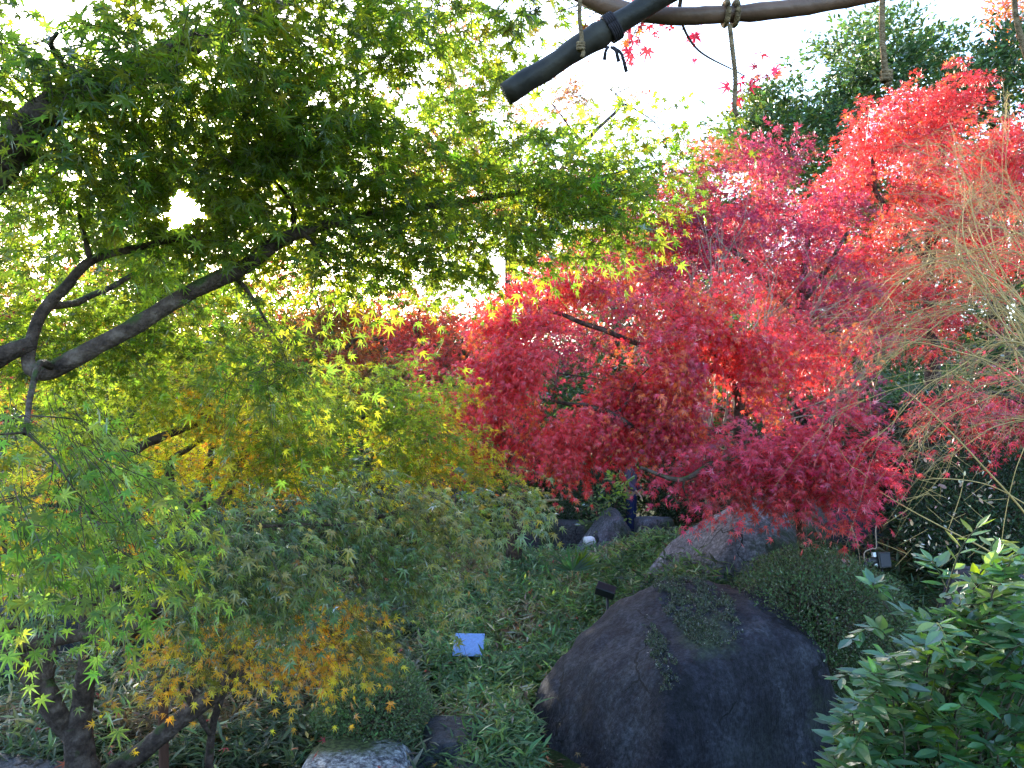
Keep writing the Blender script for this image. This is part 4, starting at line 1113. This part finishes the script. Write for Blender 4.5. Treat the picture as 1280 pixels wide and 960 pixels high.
# ------------------------------------------------------------------ straw-coloured weeping twigs at right
wb = W(1370, 700, 4.6)
root = empty('weeping_shrub', (wb[0], wb[1], gz(wb[0], wb[1])), 'leafless weeping shrub of straw coloured arching twigs at the right edge', 'shrub')
mb = MB(); mt = MB()
hub = [W(1330, 330 + 60 * k, 4.4 + .1 * k) for k in range(4)]
mt.tube([wb * [1, 1, 0] + [0, 0, root.location[2] - .05], W(1365, 600, 4.6), W(1340, 430, 4.5), W(1320, 330, 4.4)], [.03, .024, .016, .010], 8, 4, .03)
canes = [[(1320, 480), (1240, 390), (1200, 300), (1150, 260)], [(1310, 440), (1260, 340), (1190, 215), (1120, 170)], [(1300, 420), (1215, 330), (1205, 270), (1250, 230)],
         [(1300, 360), (1255, 270), (1225, 190)], [(1330, 400), (1290, 280), (1262, 215), (1258, 130)], [(1320, 460), (1290, 420), (1200, 400), (1110, 440)],
         [(1320, 480), (1280, 455), (1230, 375), (1180, 330), (1120, 345)], [(1320, 520), (1250, 450), (1150, 430), (1080, 465)], [(1320, 380), (1270, 300), (1215, 240), (1190, 150)],
         [(1300, 450), (1240, 300), (1255, 240), (1285, 250)], [(1320, 420), (1230, 335), (1160, 345), (1095, 400)], [(1330, 470), (1260, 430), (1180, 470), (1090, 540)],
         [(1330, 360), (1250, 310), (1170, 320), (1110, 360)], [(1330, 500), (1270, 480), (1190, 520), (1130, 580)], [(1330, 330), (1280, 290), (1210, 290), (1150, 310)],
         [(1335, 440), (1250, 385), (1150, 385), (1085, 430)], [(1335, 540), (1270, 520), (1220, 550), (1180, 600)]]
side = MB()
for ci, pts in enumerate(canes):
    for rep_ in range(2):
        dd = rng.uniform(3.9, 5.0)
        jit = rng.normal(0, 14, (len(pts), 2)) * (0.3 if rep_ == 0 else 1.0)
        q, r_ = mb.tube([W(x + u, y + v_, dd + .1 * k) for k, ((x, y), (u, v_)) in enumerate(zip(pts, jit))], np.linspace(.005, .0012, len(pts)), 4, 8, .05, False)
        d0 = unit(np.gradient(q, axis=0))
        for k in range(20):
            j = int(rng.integers(2, len(q) - 1))
            ln = rng.uniform(.12, .60) * (1 if rng.random() < .6 else .5)
            g = unit(d0[j] * .8 + np.array([-.55, rng.normal(0, .5), rng.normal(.05, .45)]))
            sag = rng.uniform(.1, .55) * ln
            p1 = q[j] + g * ln * .5 + [0, 0, -sag * .12]
            p2 = q[j] + g * ln + [0, 0, -sag]
            tgt = mb if rng.random() < .55 else side
            z_, _ = tgt.tube([q[j], p1, p2], [.0016, .0012, .0007], 3, 4, .03, False)
            for _k in range(2):
                j2 = int(rng.integers(2, len(z_) - 1))
                e = z_[j2] + unit(z_[j2] - z_[j2 - 1] + rng.normal(0, .5, 3)) * rng.uniform(.06, .22) + [0, 0, -rng.uniform(0, .05)]
                tgt.tube([z_[j2], (z_[j2] + e) / 2 + rng.normal(0, .008, 3), e], [.0014, .0012, .0008], 3, 2, 0, False)
side.build('side_twigs', plain('purple_grey_twig', (0.34, 0.23, 0.14), .8, .2), root)
mt.build('trunk', M_TWIG, root); mb.build('twigs', M_STRAW, root)

# dry stems with seed pods
sb = W(1330, 800, 3.6)
root = empty('seed_pod_plant', (sb[0], sb[1], gz(sb[0], sb[1])), 'dry straw stems carrying papery seed pods above the glossy shrub', 'plant')
mb = MB()
mb.tube([W(1330, 760, 3.6), W(1290, 725, 3.6), W(1230, 685, 3.6), W(1160, 650, 3.6), (W(1100, 615, 3.6))], [.006, .005, .004, .003, .001], 5, 5, .01)
mb.tube([W(1330, 720, 3.6), W(1285, 645, 3.6), W(1225, 580, 3.6), W(1170, 520, 3.6), W(1120, 480, 3.7)], [.006, .005, .004, .003, .001], 5, 5, .01)
mb.tube([W(1300, 640, 3.6), W(1240, 608, 3.6), W(1180, 598, 3.6), W(1150, 600, 3.6)], [.003, .0025, .002, .001], 4, 5, .01)
mb.tube([W(1280, 560, 3.6), W(1265, 600, 3.6), W(1250, 690, 3.6)], [.002, .002, .002], 4, 5, .01)
mb.tube([W(1185, 662, 3.6), W(1200, 620, 3.6), W(1205, 590, 3.6)], [.002, .002, .001], 4, 4, .01)
for i in range(24):
    x, y = rng.uniform(1130, 1260), rng.uniform(600, 700)
    mb.tube([W(x, y, 3.6), W(x - rng.uniform(10, 40), y + rng.uniform(-25, 25), 3.6)], [.0014, .0008], 3, 2, .01, False)
mb.tube([np.array([sb[0], sb[1], root.location[2] - .05]), W(1330, 740, 3.6)], [.007, .006], 6, 3, .01)
mb.build('stems', M_STRAW, root)
npd = 90
px = np.concatenate([rng.normal(1165, 22, 30), rng.normal(1195, 30, 30), rng.normal(1245, 10, 12), rng.uniform(1130, 1270, 18)])
py = np.concatenate([rng.normal(680, 14, 30), rng.normal(602, 14, 30), rng.normal(640, 28, 12), rng.uniform(590, 720, 18)])
P = np.array([W(a, b_, 3.6 + rng.normal(0, .08)) for a, b_ in zip(px, py)])
for q in P:
    link('seed_pod', leaf_mesh('seed_pod', q[None], rng.normal(0, 1, (1, 3)), rng.normal(0, 1, (1, 3)), rng.uniform(.016, .03, 1), palette([(0.45, 0.36, 0.26), (0.30, 0.22, 0.15)], 1), TPLOV), M_LITTER, root)

# ------------------------------------------------------------------ bare pale shrub in the red
bbx = W(905, 600, 9.5)
root = empty('bare_shrub', (bbx[0], bbx[1], gz(bbx[0], bbx[1])), 'leafless pale twigged shrub standing within the red foliage', 'shrub')
mb = MB()
b0 = np.array(root.location)


def grow(p, dr, ln, r, lev):
    e = p + dr * ln
    m_ = (p + e) / 2 + rng.normal(0, .04 * ln, 3)
    mb.tube([p, m_, e], [r, r * .85, r * .65], 5 if lev < 2 else 3, 3, .02, False)
    if lev < 4:
        for _ in range(3 if lev else 6):
            d2 = unit(dr + rng.normal(0, .42, 3) + [0, 0, .12])
            grow(p + (e - p) * rng.uniform(.5, 1), d2, ln * rng.uniform(.55, .8), r * .6, lev + 1)


grow(b0, unit(np.array([-.12, -.05, 1.0])), 2.0, .035, 0)
mb.build('stems', M_TWIG, root)

# ------------------------------------------------------------------ fan palm seedling
pc = W(718, 712, 10.2)
root = empty('fan_palm', (pc[0], pc[1], gz(pc[0], pc[1])), 'young fan palm with two splayed leaves rising from the ground cover', 'plant')
mb = MB()
for (ox, oz, face, col_, nm) in [(-.10, .0, -.5, (0.045, 0.10, 0.06), 'frond'), (.16, .04, .6, (0.10, 0.16, 0.025), 'frond')]:
    hubp = pc + [ox * .3, 0, -.02]
    n = 15
    th = np.linspace(R(10), R(170), n) if ox < 0 else np.linspace(R(20), R(95), n)
    T = np.stack([np.cos(th), np.full(n, -.35), np.sin(th) * .8 + .1], -1)
    Nn = np.tile([0.1 * face, -1.0, .5], (n, 1)) + rng.normal(0, .2, (n, 3))
    P = np.tile(hubp, (n, 1)) + T * .02
    link(nm, leaf_mesh(nm, P, T, Nn, rng.uniform(.24, .34, n), palette([col_], n, jit=.15), blade_tpl(.10, .015, .12, 2)), M_COVER, root)
    mb.tube([np.array(root.location) + [0, 0, -.03], (np.array(root.location) + hubp) / 2 + [ox * .1, 0, 0], hubp], [.008, .007, .006], 5, 4, 0)
mb.build('stem', M_STRAW, root)

# young shrub by the person, sunlight painted into its brighter leaf colours
pc = W(768, 640, 13.6)
y_t = Tree('young_shrub', (pc[0] + .02, pc[1], gz(pc[0], pc[1])), 'thin young shrub with sunlight painted into its yellow green leaves in front of the person', 'shrub', GB)
y_t.limb([y_t.base + [0, 0, -.05], W(765, 650, 13.6), W(775, 615, 13.5), W(786, 592, 13.5)], [.02, .016, .012, .006], 6, .03)
y_t.limb([y_t.base + [0, 0, .2], W(750, 650, 13.5), W(745, 630, 13.4)], [.01, .008, .005], 6, .03)
for a in [(776, 605, 13.5, 10, 14, .2, 1.4, [(.16, .24, .03)]), (765, 622, 13.5, 14, 12, .2, 1.0, [(.14, .22, .03)]), (750, 630, 13.4, 16, 16, .2, 1.0, [(.05, .10, .04), (.10, .15, .05)]), (742, 655, 13.3, 10, 10, .15, .6, [(.09, .14, .04)]),
          (787, 644, 13.4, 8, 6, .1, .7, [(.10, .15, .03)]), (800, 592, 13.6, 8, 6, .1, .8, [(.14, .22, .03)])]:
    x, y, d, rx, ry, rd, cv, cc = a
    y_t.pad(x, y, d, rx, ry, rd, .09, cv, cols=cc, droop=.2, gap=.1, twigs=False, tw=(.08, .16), per=5)
y_t.build(M_GREEN, M_BARK, TPLOV, 'foliage', 'stem')

# ------------------------------------------------------------------ poles and ropes overhead
M_BAMB = rough_mat('dark_bamboo', [(0.35, (0.010, 0.008, 0.006)), (0.55, (0.028, 0.022, 0.016)), (0.7, (0.05, 0.04, 0.028))], 9, 0.15, 60, 0.55, stretch=(1, 1, 1), spec=0.3)
M_CANE = rough_mat('brown_cane', [(0.35, (0.10, 0.05, 0.030)), (0.65, (0.24, 0.13, 0.085))], 5, 0.15, 50, 0.5, spec=0.4)
M_ROPE = rough_mat('hemp_rope', [(0.35, (0.12, 0.08, 0.045)), (0.65, (0.34, 0.23, 0.13))], 40, 0.8, 120, 0.9, spec=0.1)
M_CORD = plain('black_cord', (0.03, 0.024, 0.028), 0.9, 0.2)
root = empty('bamboo_pole', W(632, 118, 1.9).tolist(), 'thick dark bamboo pole slanting down from the top edge with a cut end', 'pole', 'poles of the overhead trellis')
mb = MB()
A, B_ = W(632, 118, 1.9), W(1010, -120, 1.9)
ts = np.linspace(0, 1, 40)
rad = np.array([.0285 +   .006 * math.exp(-((t * 40 - 12) / .6) ** 2) + .006 * math.exp(-((t * 40 - 29) / .6) ** 2) for t in ts])
mb.tube([A + (B_ - A) * t for t in ts], rad, 20, 1, 0)
mb.build('culm', M_BAMB, root)
mb = MB()
e1 = unit(B_ - A)
for k in range(5):
    cc = A + (B_ - A) * (.335 + .006 * k)
    a1 = unit(np.cross(e1, UP)); a2 = np.cross(e1, a1)
    th = np.linspace(0, 2 * np.pi, 15)
    mb.tube([cc + (a1 * math.cos(t) + a2 * math.sin(t)) * .033 + e1 * .006 * math.sin(t * .5) for t in th], .0035, 5, 1, 0)
k0 = A + (B_ - A) * .345 - a2 * .0
for off in [(12, 42), (22, 55), (-6, 40)]:
    s = W(762 + off[0] * .2, 58, 1.87)
    mb.tube([s, W(762 + off[0] * .7, 50 + off[1] * .3, 1.86), W(762 + off[0], 34 + off[1], 1.87)], [.004, .004, .005], 5, 3, .01)
mb.build('cord_binding', M_CORD, root)
root = empty('bamboo_cane', W(730, 0, 2.0).tolist(), 'curved light brown cane running along the top edge behind the dark pole', 'pole', 'poles of the overhead trellis')
mb = MB()
mb.tube([W(690, -30, 2.02), W(745, 2, 2.0), W(800, 17, 2.0), W(880, 20, 2.0), (W(960, 14, 2.0)), W(1080, -4, 2.0), W(1300, -50, 2.05)], [.023, .023, .022, .021, .021, .020, .018], 14, 8, .004)
mb.build('culm', M_CANE, root)


def rope(pts, label, knot=True, r=.0065, wrap=None):
    p = [W(*q) for q in pts]
    root = empty('hanging_rope', p[0].tolist(), label, 'rope', 'ropes hanging from the trellis poles')
    mb = MB()
    q, _ = mb.tube(p, r, 8, 6, .012)
    # twisted strand ridges
    n = 90
    s = np.linspace(0, len(q) - 1.001, n)
    j = s.astype(int); f = (s - j)[:, None]
    cpt = q[j] * (1 - f) + q[np.minimum(j + 1, len(q) - 1)] * f
    for ph in (0, 2.1, 4.2):
        mb.tube([c_ + (RT * math.cos(i * .9 + ph) + FW * math.sin(i * .9 + ph)) * r * .55 for i, c_ in enumerate(cpt)], r * .6, 5, 1, 0)
    mb.build('strand', M_ROPE, root)
    if knot:
        mb = MB()
        e = p[-1]
        for k in range(3):
            th = np.linspace(0, 2 * np.pi, 11)
            mb.tube([e + RT * math.cos(t) * r * 1.5 + FW * math.sin(t) * r * 1.5 + UP * (k - 1) * r * 1.3 + UP * .3 * r * math.cos(2 * t) for t in th], r * .85, 6, 1, 0)
        mb.tube([e + UP * .004, e - UP * .016 + RT * .006, e - UP * .026 + RT * .002], [r * 1.2, r * 1.1, r * .9], 7, 3, 0)
        mb.build('knot', M_ROPE, root)
    if wrap:
        mb = MB()
        for dx in (-6, 6):
            x, y, d = wrap
            cc = W(x + dx, y, d)
            th = np.linspace(0, 2 * np.pi, 17)
            mb.tube([cc + UP * math.cos(t) * .028 + FW * math.sin(t) * .028 for t in th], .0075, 7, 1, 0)
        mb.build('wrap', M_ROPE, root)
    return root


rope([(725, -10, 1.86), (724, 20, 1.86), (727, 45, 1.85), (726, 58, 1.85)], 'short knotted rope hanging beside the dark pole', r=.005)
rope([(912, 32, 1.96), (915, 60, 1.95), (919, 100, 1.95), (918, 135, 1.95), (921, 146, 1.95)], 'rope looped twice round the brown cane and hanging straight down', False, .0058, (913, 17, 2.0))
rope([(1105, -15, 1.95), (1103, 30, 1.95), (1105, 70, 1.95), (1108, 95, 1.95)], 'rope with a thick end knot hanging before the evergreens', True, .007)
rope([(1266, -10, 1.8), (1268, 20, 1.8), (1278, 60, 1.8), (1292, 110, 1.8)], 'pale rope slanting out of the upper right corner', False, .006)

# red leaf sprig hanging by the rope, top centre leaves at pole belong to the sparse maple
sp = Tree('maple_tree', (2.6, 2.2, gz(2.6, 2.2)), 'overhead maple out at the right whose thin tips show red beside the poles', 'tree', GM)
sp.limb([sp.base + [0, 0, -.1], np.array([2.6, 2.2, 3.0]), np.array([2.2, 2.25, 4.0]), W(1100, -160, 2.3), W(900, -60, 2.4), W(800, 20, 2.5), W(720, 5, 2.6)], [.09, .07, .05, .03, .015, .008, .003], 8)
sp.limb([W(900, -60, 2.4), W(850, 0, 2.5), W(870, 60, 2.6), W(930, 95, 2.6)], [.010, .007, .004, .002], 6)
for a in [(725, 20, 2.5, 30, 22, .2, .5, YEL[:3] + ORA[:2]), (790, 45, 2.5, 20, 8, .12, .1, RED[:3]), (790, 20, 2.6, 30, 15, .2, .2, ORA), (940, 100, 2.6, 22, 10, .1, .18, RED[:3]), (850, 25, 2.6, 40, 10, .2, .2, RED[:2] + ORA[:1]),
          (660, 15, 2.6, 30, 25, .2, .5, G_SUN)]:
    x, y, d, rx, ry, rd, cv, cc = a
    sp.pad(x, y, d, rx, ry, rd, .050, cv, cols=cc, droop=.3, gap=.2, tw=(.06, .14), per=5)
sp.build(M_ORANGE, M_BARK, TPL7)

# ------------------------------------------------------------------ small fixtures
M_BLK = plain('black_housing', (0.012, 0.013, 0.016), 0.45, 0.5)
M_WHT = plain('white_plastic', (0.7, 0.72, 0.75), 0.35, 0.5)
M_GLS = plain('lamp_glass', (0.015, 0.02, 0.04), 0.4, 0.3)
M_SKYTINT = plain('sky_tinted_sheet', (0.20, 0.32, 0.66), 0.25, 0.6, 0.0)  # blue of the reflected sky put into the plate's base colour
M_STAKE = plain('dark_stake', (0.03, 0.035, 0.03), .7, .2)


def rotz(a):
    return np.array([[math.cos(a), -math.sin(a), 0], [math.sin(a), math.cos(a), 0], [0, 0, 1]])


def rotx(a):
    return np.array([[1, 0, 0], [0, math.cos(a), -math.sin(a)], [0, math.sin(a), math.cos(a)]])


# floodlight on the bank
fc = W(1103, 700, 7.4)
root = empty('floodlight', (fc[0], fc[1], fc[2] - .15), 'black square floodlight with white brackets at the edge of the dome bush', 'floodlight', 'garden spotlights')
rm = rotz(R(20)) @ rotx(R(-8))
mb = MB(); mb.box(fc, (.075, .035, .075), rm); mb.build('housing', M_BLK, root, False, .008)
mb = MB(); mb.box(fc + rm @ [0, -.038, 0], (.062, .004, .062), rm); mb.build('glass', M_GLS, root, False, .003)
mb = MB(); mb.box(fc + rm @ [-.095, .0, .055], (.018, .012, .022), rm); mb.build('bracket', M_WHT, root, False, .003)
mb = MB(); mb.box(fc + rm @ [-.092, .0, -.04], (.014, .012, .014), rm); mb.build('bracket', M_WHT, root, False, .003)
mb = MB(); mb.tube([fc + rm @ [-.08, .01, 0], fc + rm @ [-.16, .01, -.01], fc + rm @ [-.22, .02, -.05]], [.035, .035, .03], 12, 3, 0)
mb.tube([fc + [0, .02, -.07], fc + [0.01, .02, -.22]], [.012, .012], 8, 1, 0); mb.build('driver_arm', M_BLK, root)
mb = MB(); mb.tube([fc + rm @ [-.2, .02, -.03], fc + rm @ [-.19, .02, .08], fc + rm @ [-.08, .03, .11], fc + rm @ [.0, .05, .12], fc + rm @ [.05, .08, .3], fc + rm @ [.14, .1, .36]], .006, 6, 6, .01); mb.build('cable', M_TWIG, root)
# small lamp with white face
fc = W(737, 677, 12.9)
root = empty('spotlight', (fc[0], fc[1], gz(fc[0], fc[1])), 'small round spotlight with a white face at the back of the ground cover', 'spotlight', 'garden spotlights')
mb = MB(); mb.tube([fc + [-.07, -.05, 0], fc + [.03, .0, .01], fc + [.08, .04, .015]], [.085, .08, .05], 16, 3, 0); mb.build('housing', M_WHT, root)
mb = MB(); mb.tube([fc + [.06, .02, .03], fc + [.13, .06, .03]], [.07, .055], 12, 2, 0); mb.tube([fc + [.02, 0, -.05], np.array([fc[0] + .02, fc[1], gz(fc[0], fc[1]) - .05])], [.015, .015], 8, 1, 0); mb.build('bracket', M_BLK, root)
# black spotlight among the ground cover
fc = W(757, 738, 7.6)
root = empty('spotlight', (fc[0], fc[1], gz(fc[0], fc[1])), 'black tilted spotlight half buried in leaves above the huge boulder', 'spotlight', 'garden spotlights')
rm = rotz(R(-25)) @ rotx(R(35))
mb = MB(); mb.box(fc, (.095, .05, .05), rm @ np.array([[math.cos(.35), 0, math.sin(.35)], [0, 1, 0], [-math.sin(.35), 0, math.cos(.35)]])); mb.build('housing', M_BLK, root, False, .008)
mb = MB(); mb.tube([fc + [.02, .02, -.04], np.array([fc[0] + .02, fc[1] + .02, gz(fc[0], fc[1]) - .05])], [.014, .014], 8, 1, 0); mb.build('spike', M_BLK, root)
# tilted pale panel
fc = W(586, 806, 7.55)
root = empty('plant_sign', (fc[0], fc[1], gz(fc[0], fc[1])), 'small tilted blank panel with reflected sky blue in its colour standing in the ground cover', 'sign')
rm = rotz(R(4)) @ rotx(R(-42)) 
rm = rotz(R(-3)) @ rotx(R(46))
mb = MB(); mb.box(fc, (.15, .12, .006), rm); mb.build('plate', M_SKYTINT, root, False, .002)
mb = MB();  mb.tube([fc + [0, .02, -.02], np.array([fc[0], fc[1] + .02, gz(fc[0], fc[1]) - .05])], [.015, .015], 8, 1, 0); mb.build('post', M_STAKE, root)
# bamboo rails
M_RAIL = plain('yellow_bamboo', (0.42, 0.32, 0.16), 0.5, 0.4)


def rail(x0, x1, y, d, label):
    a, b_ = W(x0, y, d), W(x1, y - 1, d)
    root = empty('bamboo_rail', ((a[0] + b_[0]) / 2, a[1], gz(a[0], a[1])), label, 'rail', 'bamboo rails along the back path')
    mb = MB(); mb.tube([a, (a + b_) / 2, b_], .028, 10, 4, .005); mb.build('pole', M_RAIL, root)
    for q in (a + (b_ - a) * .12, a + (b_ - a) * .88):
        mb = MB(); mb.tube([[q[0], q[1] + .045, gz(q[0], q[1]) - .05], [q[0], q[1] + .045, q[2] + .05]], .03, 8, 1, 0); mb.build('post', M_BARK, root)


rail(664, 716, 626, 15.2, 'straight yellow bamboo rail left of the bluish green shrub')
rail(492, 548, 573, 15.6, 'thin bamboo rail across the dark gap between green and red maples')
# reddish wooden prop and thin dark stake
M_POST = rough_mat('reddish_wood', [(0.3, (0.10, 0.045, 0.030)), (0.7, (0.22, 0.11, 0.075))], 6, .5, 60, .85, stretch=(1, 1, .15), spec=.2)
q = W(205, 950, 5.35)
root = empty('tree_prop', (q[0], q[1], gz(q[0], q[1])), 'reddish wooden post propping the slanting limbs of the yellow maple', 'wooden post')
mb = MB(); mb.tube([[q[0], q[1], gz(q[0], q[1]) - .1], W(205, 930, 5.35), W(203, 860, 5.3)], [.034, .034, .031], 12, 4, .006); mb.build('post', M_POST, root)
mb = MB()
for k in range(4):
    cc = W(204, 862 + k * 3, 5.3); th = np.linspace(0, 2 * np.pi, 13)
    mb.tube([cc + RT * math.cos(t) * .036 + FW * math.sin(t) * .036 for t in th], .006, 5, 1, 0)
mb.build('binding', M_CORD, root)

# added trunk standing for a sunlit highlight, the light painted into its bark
q = W(533, 640, 16.5)
t = Tree('highlight_trunk', (q[0], q[1], gz(q[0], q[1])), 'added trunk with sunlight painted into its bark in the dark gap between green and red maples', 'tree')
t.limb([t.base + [0, 0, -.1], W(532, 590, 16.5), W(534, 560, 16.4), W(540, 530, 16.4), W(536, 480, 16.5)], [.16, .13, .12, .1, .06], 10, .05)
t.build(M_ORANGE, rough_mat('sunlit_paint_bark', [(0.3, (0.16, .13, .10)), (0.6, (0.5, .45, .38))], 6, .5, 30, .9), TPL5)


# ------------------------------------------------------------------ person at the back
def skin(name, verts, edges, radii, mat, parent, rootv=0, sub=2):
    me = bpy.data.meshes.new(name)
    me.from_pydata([tuple(v) for v in verts], edges, [])
    o = link(name, me, mat, parent)
    o.location = (0, 0, 0)
    md = o.modifiers.new('skin', 'SKIN')
    md.use_smooth_shade = True
    sv = me.skin_vertices[0].data
    for i, r_ in enumerate(radii):
        sv[i].radius = r_ if isinstance(r_, tuple) else (r_, r_)
        sv[i].use_root = (i == rootv)
    s = o.modifiers.new('subsurf', 'SUBSURF')
    s.levels = sub; s.render_levels = sub
    return o


fp = W(789, 681, 15.0)
pz = gz(fp[0], fp[1])
root = empty('person', (fp[0], fp[1], pz), 'person standing in dark blue trousers and a dusky purple jacket behind leafy shoots', 'person')
root.rotation_euler = (0, 0, R(-115))
SKINM = plain('skin', (0.42, 0.26, 0.19), .6, .3)
JKT = plain('jacket_cloth', (0.10, 0.075, 0.12), .9, .1)
TRS = plain('trouser_cloth', (0.022, 0.035, 0.10), .9, .1)
HAIR = plain('dark_hair', (0.015, 0.012, 0.011), .6, .3)
SHOE = plain('shoe', (0.02, 0.02, 0.022), .6, .3)
# local: +Y is forward; slightly bowed
v = [(0, 0, .93), (0, -.01, 1.08), (0, 0, 1.25), (0, .02, 1.38), (0, .045, 1.46), (0, .07, 1.52), (0, .085, 1.60), (0, .075, 1.68)]
e = [(i, i + 1) for i in range(7)]
rad = [(.15, .105), (.135, .095), (.155, .10), (.12, .085), (.055, .055), (.06, .065), (.078, .092), (.06, .075)]
for s in (-1, 1):
    k = len(v)
    v += [(s * .09, 0, .86), (s * .10, .01, .50), (s * .105, -.015, .10), (s * .11, .05, .05), (s * .115, .14, .035)]
    e += [(0, k), (k, k + 1), (k + 1, k + 2), (k + 2, k + 3), (k + 3, k + 4)]
    rad += [.088, .058, .04, .042, .035]
    k = len(v)
    v += [(s * .17, .01, 1.38), (s * .21, .00, 1.11), (s * .19, .17, .95), (s * .18, .21, .91), (s * .178, .235, .885)]
    e += [(3, k), (k, k + 1), (k + 1, k + 2), (k + 2, k + 3), (k + 3, k + 4)]
    rad += [.055, .043, .03, (.034, .020), (.034, .018)]
    hb = k + 4
    for f, (dx, dy, dz, l) in enumerate([(-.026, .012, -.005, .055), (-.009, .014, -.008, .062), (.009, .014, -.008, .06), (.026, .011, -.005, .05)]):
        k = len(v)
        b = np.array(v[hb]); d0 = np.array([dx * .35, .55, -.8]); d0 /= np.linalg.norm(d0)
        v += [tuple(b + [dx, dy, dz - .01]), tuple(b + [dx, dy, dz - .01] + d0 * l * .55), tuple(b + [dx, dy - .004, dz - .016] + d0 * l)]
        e += [(hb, k), (k, k + 1), (k + 1, k + 2)]
        rad += [.009, .008, .007]
    k = len(v)
    b = np.array(v[hb - 1])
    v += [tuple(b + [-s * .03, .012, -.006]), tuple(b + [-s * .042, .03, -.03])]
    e += [(hb - 1, k), (k, k + 1)]
    rad += [.011, .008]
k = len(v)      # nose, ears
v += [(0, .185, 1.595), (-.083, .075, 1.60), (.083, .075, 1.60)]
e += [(6, k), (6, k + 1), (6, k + 2)]
rad += [.013, .014, .014]
skin('body', v, e, rad, SKINM, root)
jv = [(0, 0, .90), (0, -.01, 1.08), (0, 0, 1.25), (0, .02, 1.39), (0, .038, 1.445)]
je = [(0, 1), (1, 2), (2, 3), (3, 4)]
jr = [(.18, .135), (.16, .12), (.18, .125), (.145, .105), (.07, .07)]
for s in (-1, 1):
    k = len(jv)
    jv += [(s * .175, .01, 1.385), (s * .212, .0, 1.11), (s * .192, .155, .965)]
    je += [(3, k), (k, k + 1), (k + 1, k + 2)]
    jr += [.072, .058, .045]
skin('jacket', jv, je, jr, JKT, root)
tv = [(0, 0, .97), (0, 0, .90)]; te = [(0, 1)]; tr_ = [(.155, .115), (.165, .12)]
for s in (-1, 1):
    k = len(tv)
    tv += [(s * .09, 0, .84), (s * .10, .01, .50), (s * .105, -.015, .08)]
    te += [(1, k), (k, k + 1), (k + 1, k + 2)]
    tr_ += [.105, .078, .062]
skin('trousers', tv, te, tr_, TRS, root, 1)
for s in (-1, 1):
    skin('shoe', [(s * .105, -.04, .045), (s * .11, .05, .045), (s * .115, .16, .035)], [(0, 1), (1, 2)], [.045, .047, .036], SHOE, root)
skin('hair', [(0, .01, 1.56), (0, .02, 1.65), (0, .07, 1.71), (0, .125, 1.70)], [(0, 1), (1, 2), (2, 3)], [.06, .082, .072, .04], HAIR, root)
for s in (-1, 1):
    mb = MB()
    mb.box((s * .03, .168, 1.615), (.013, .006, .006))
    o = mb.build('eye', HAIR, root); o.location = (0, 0, 0)
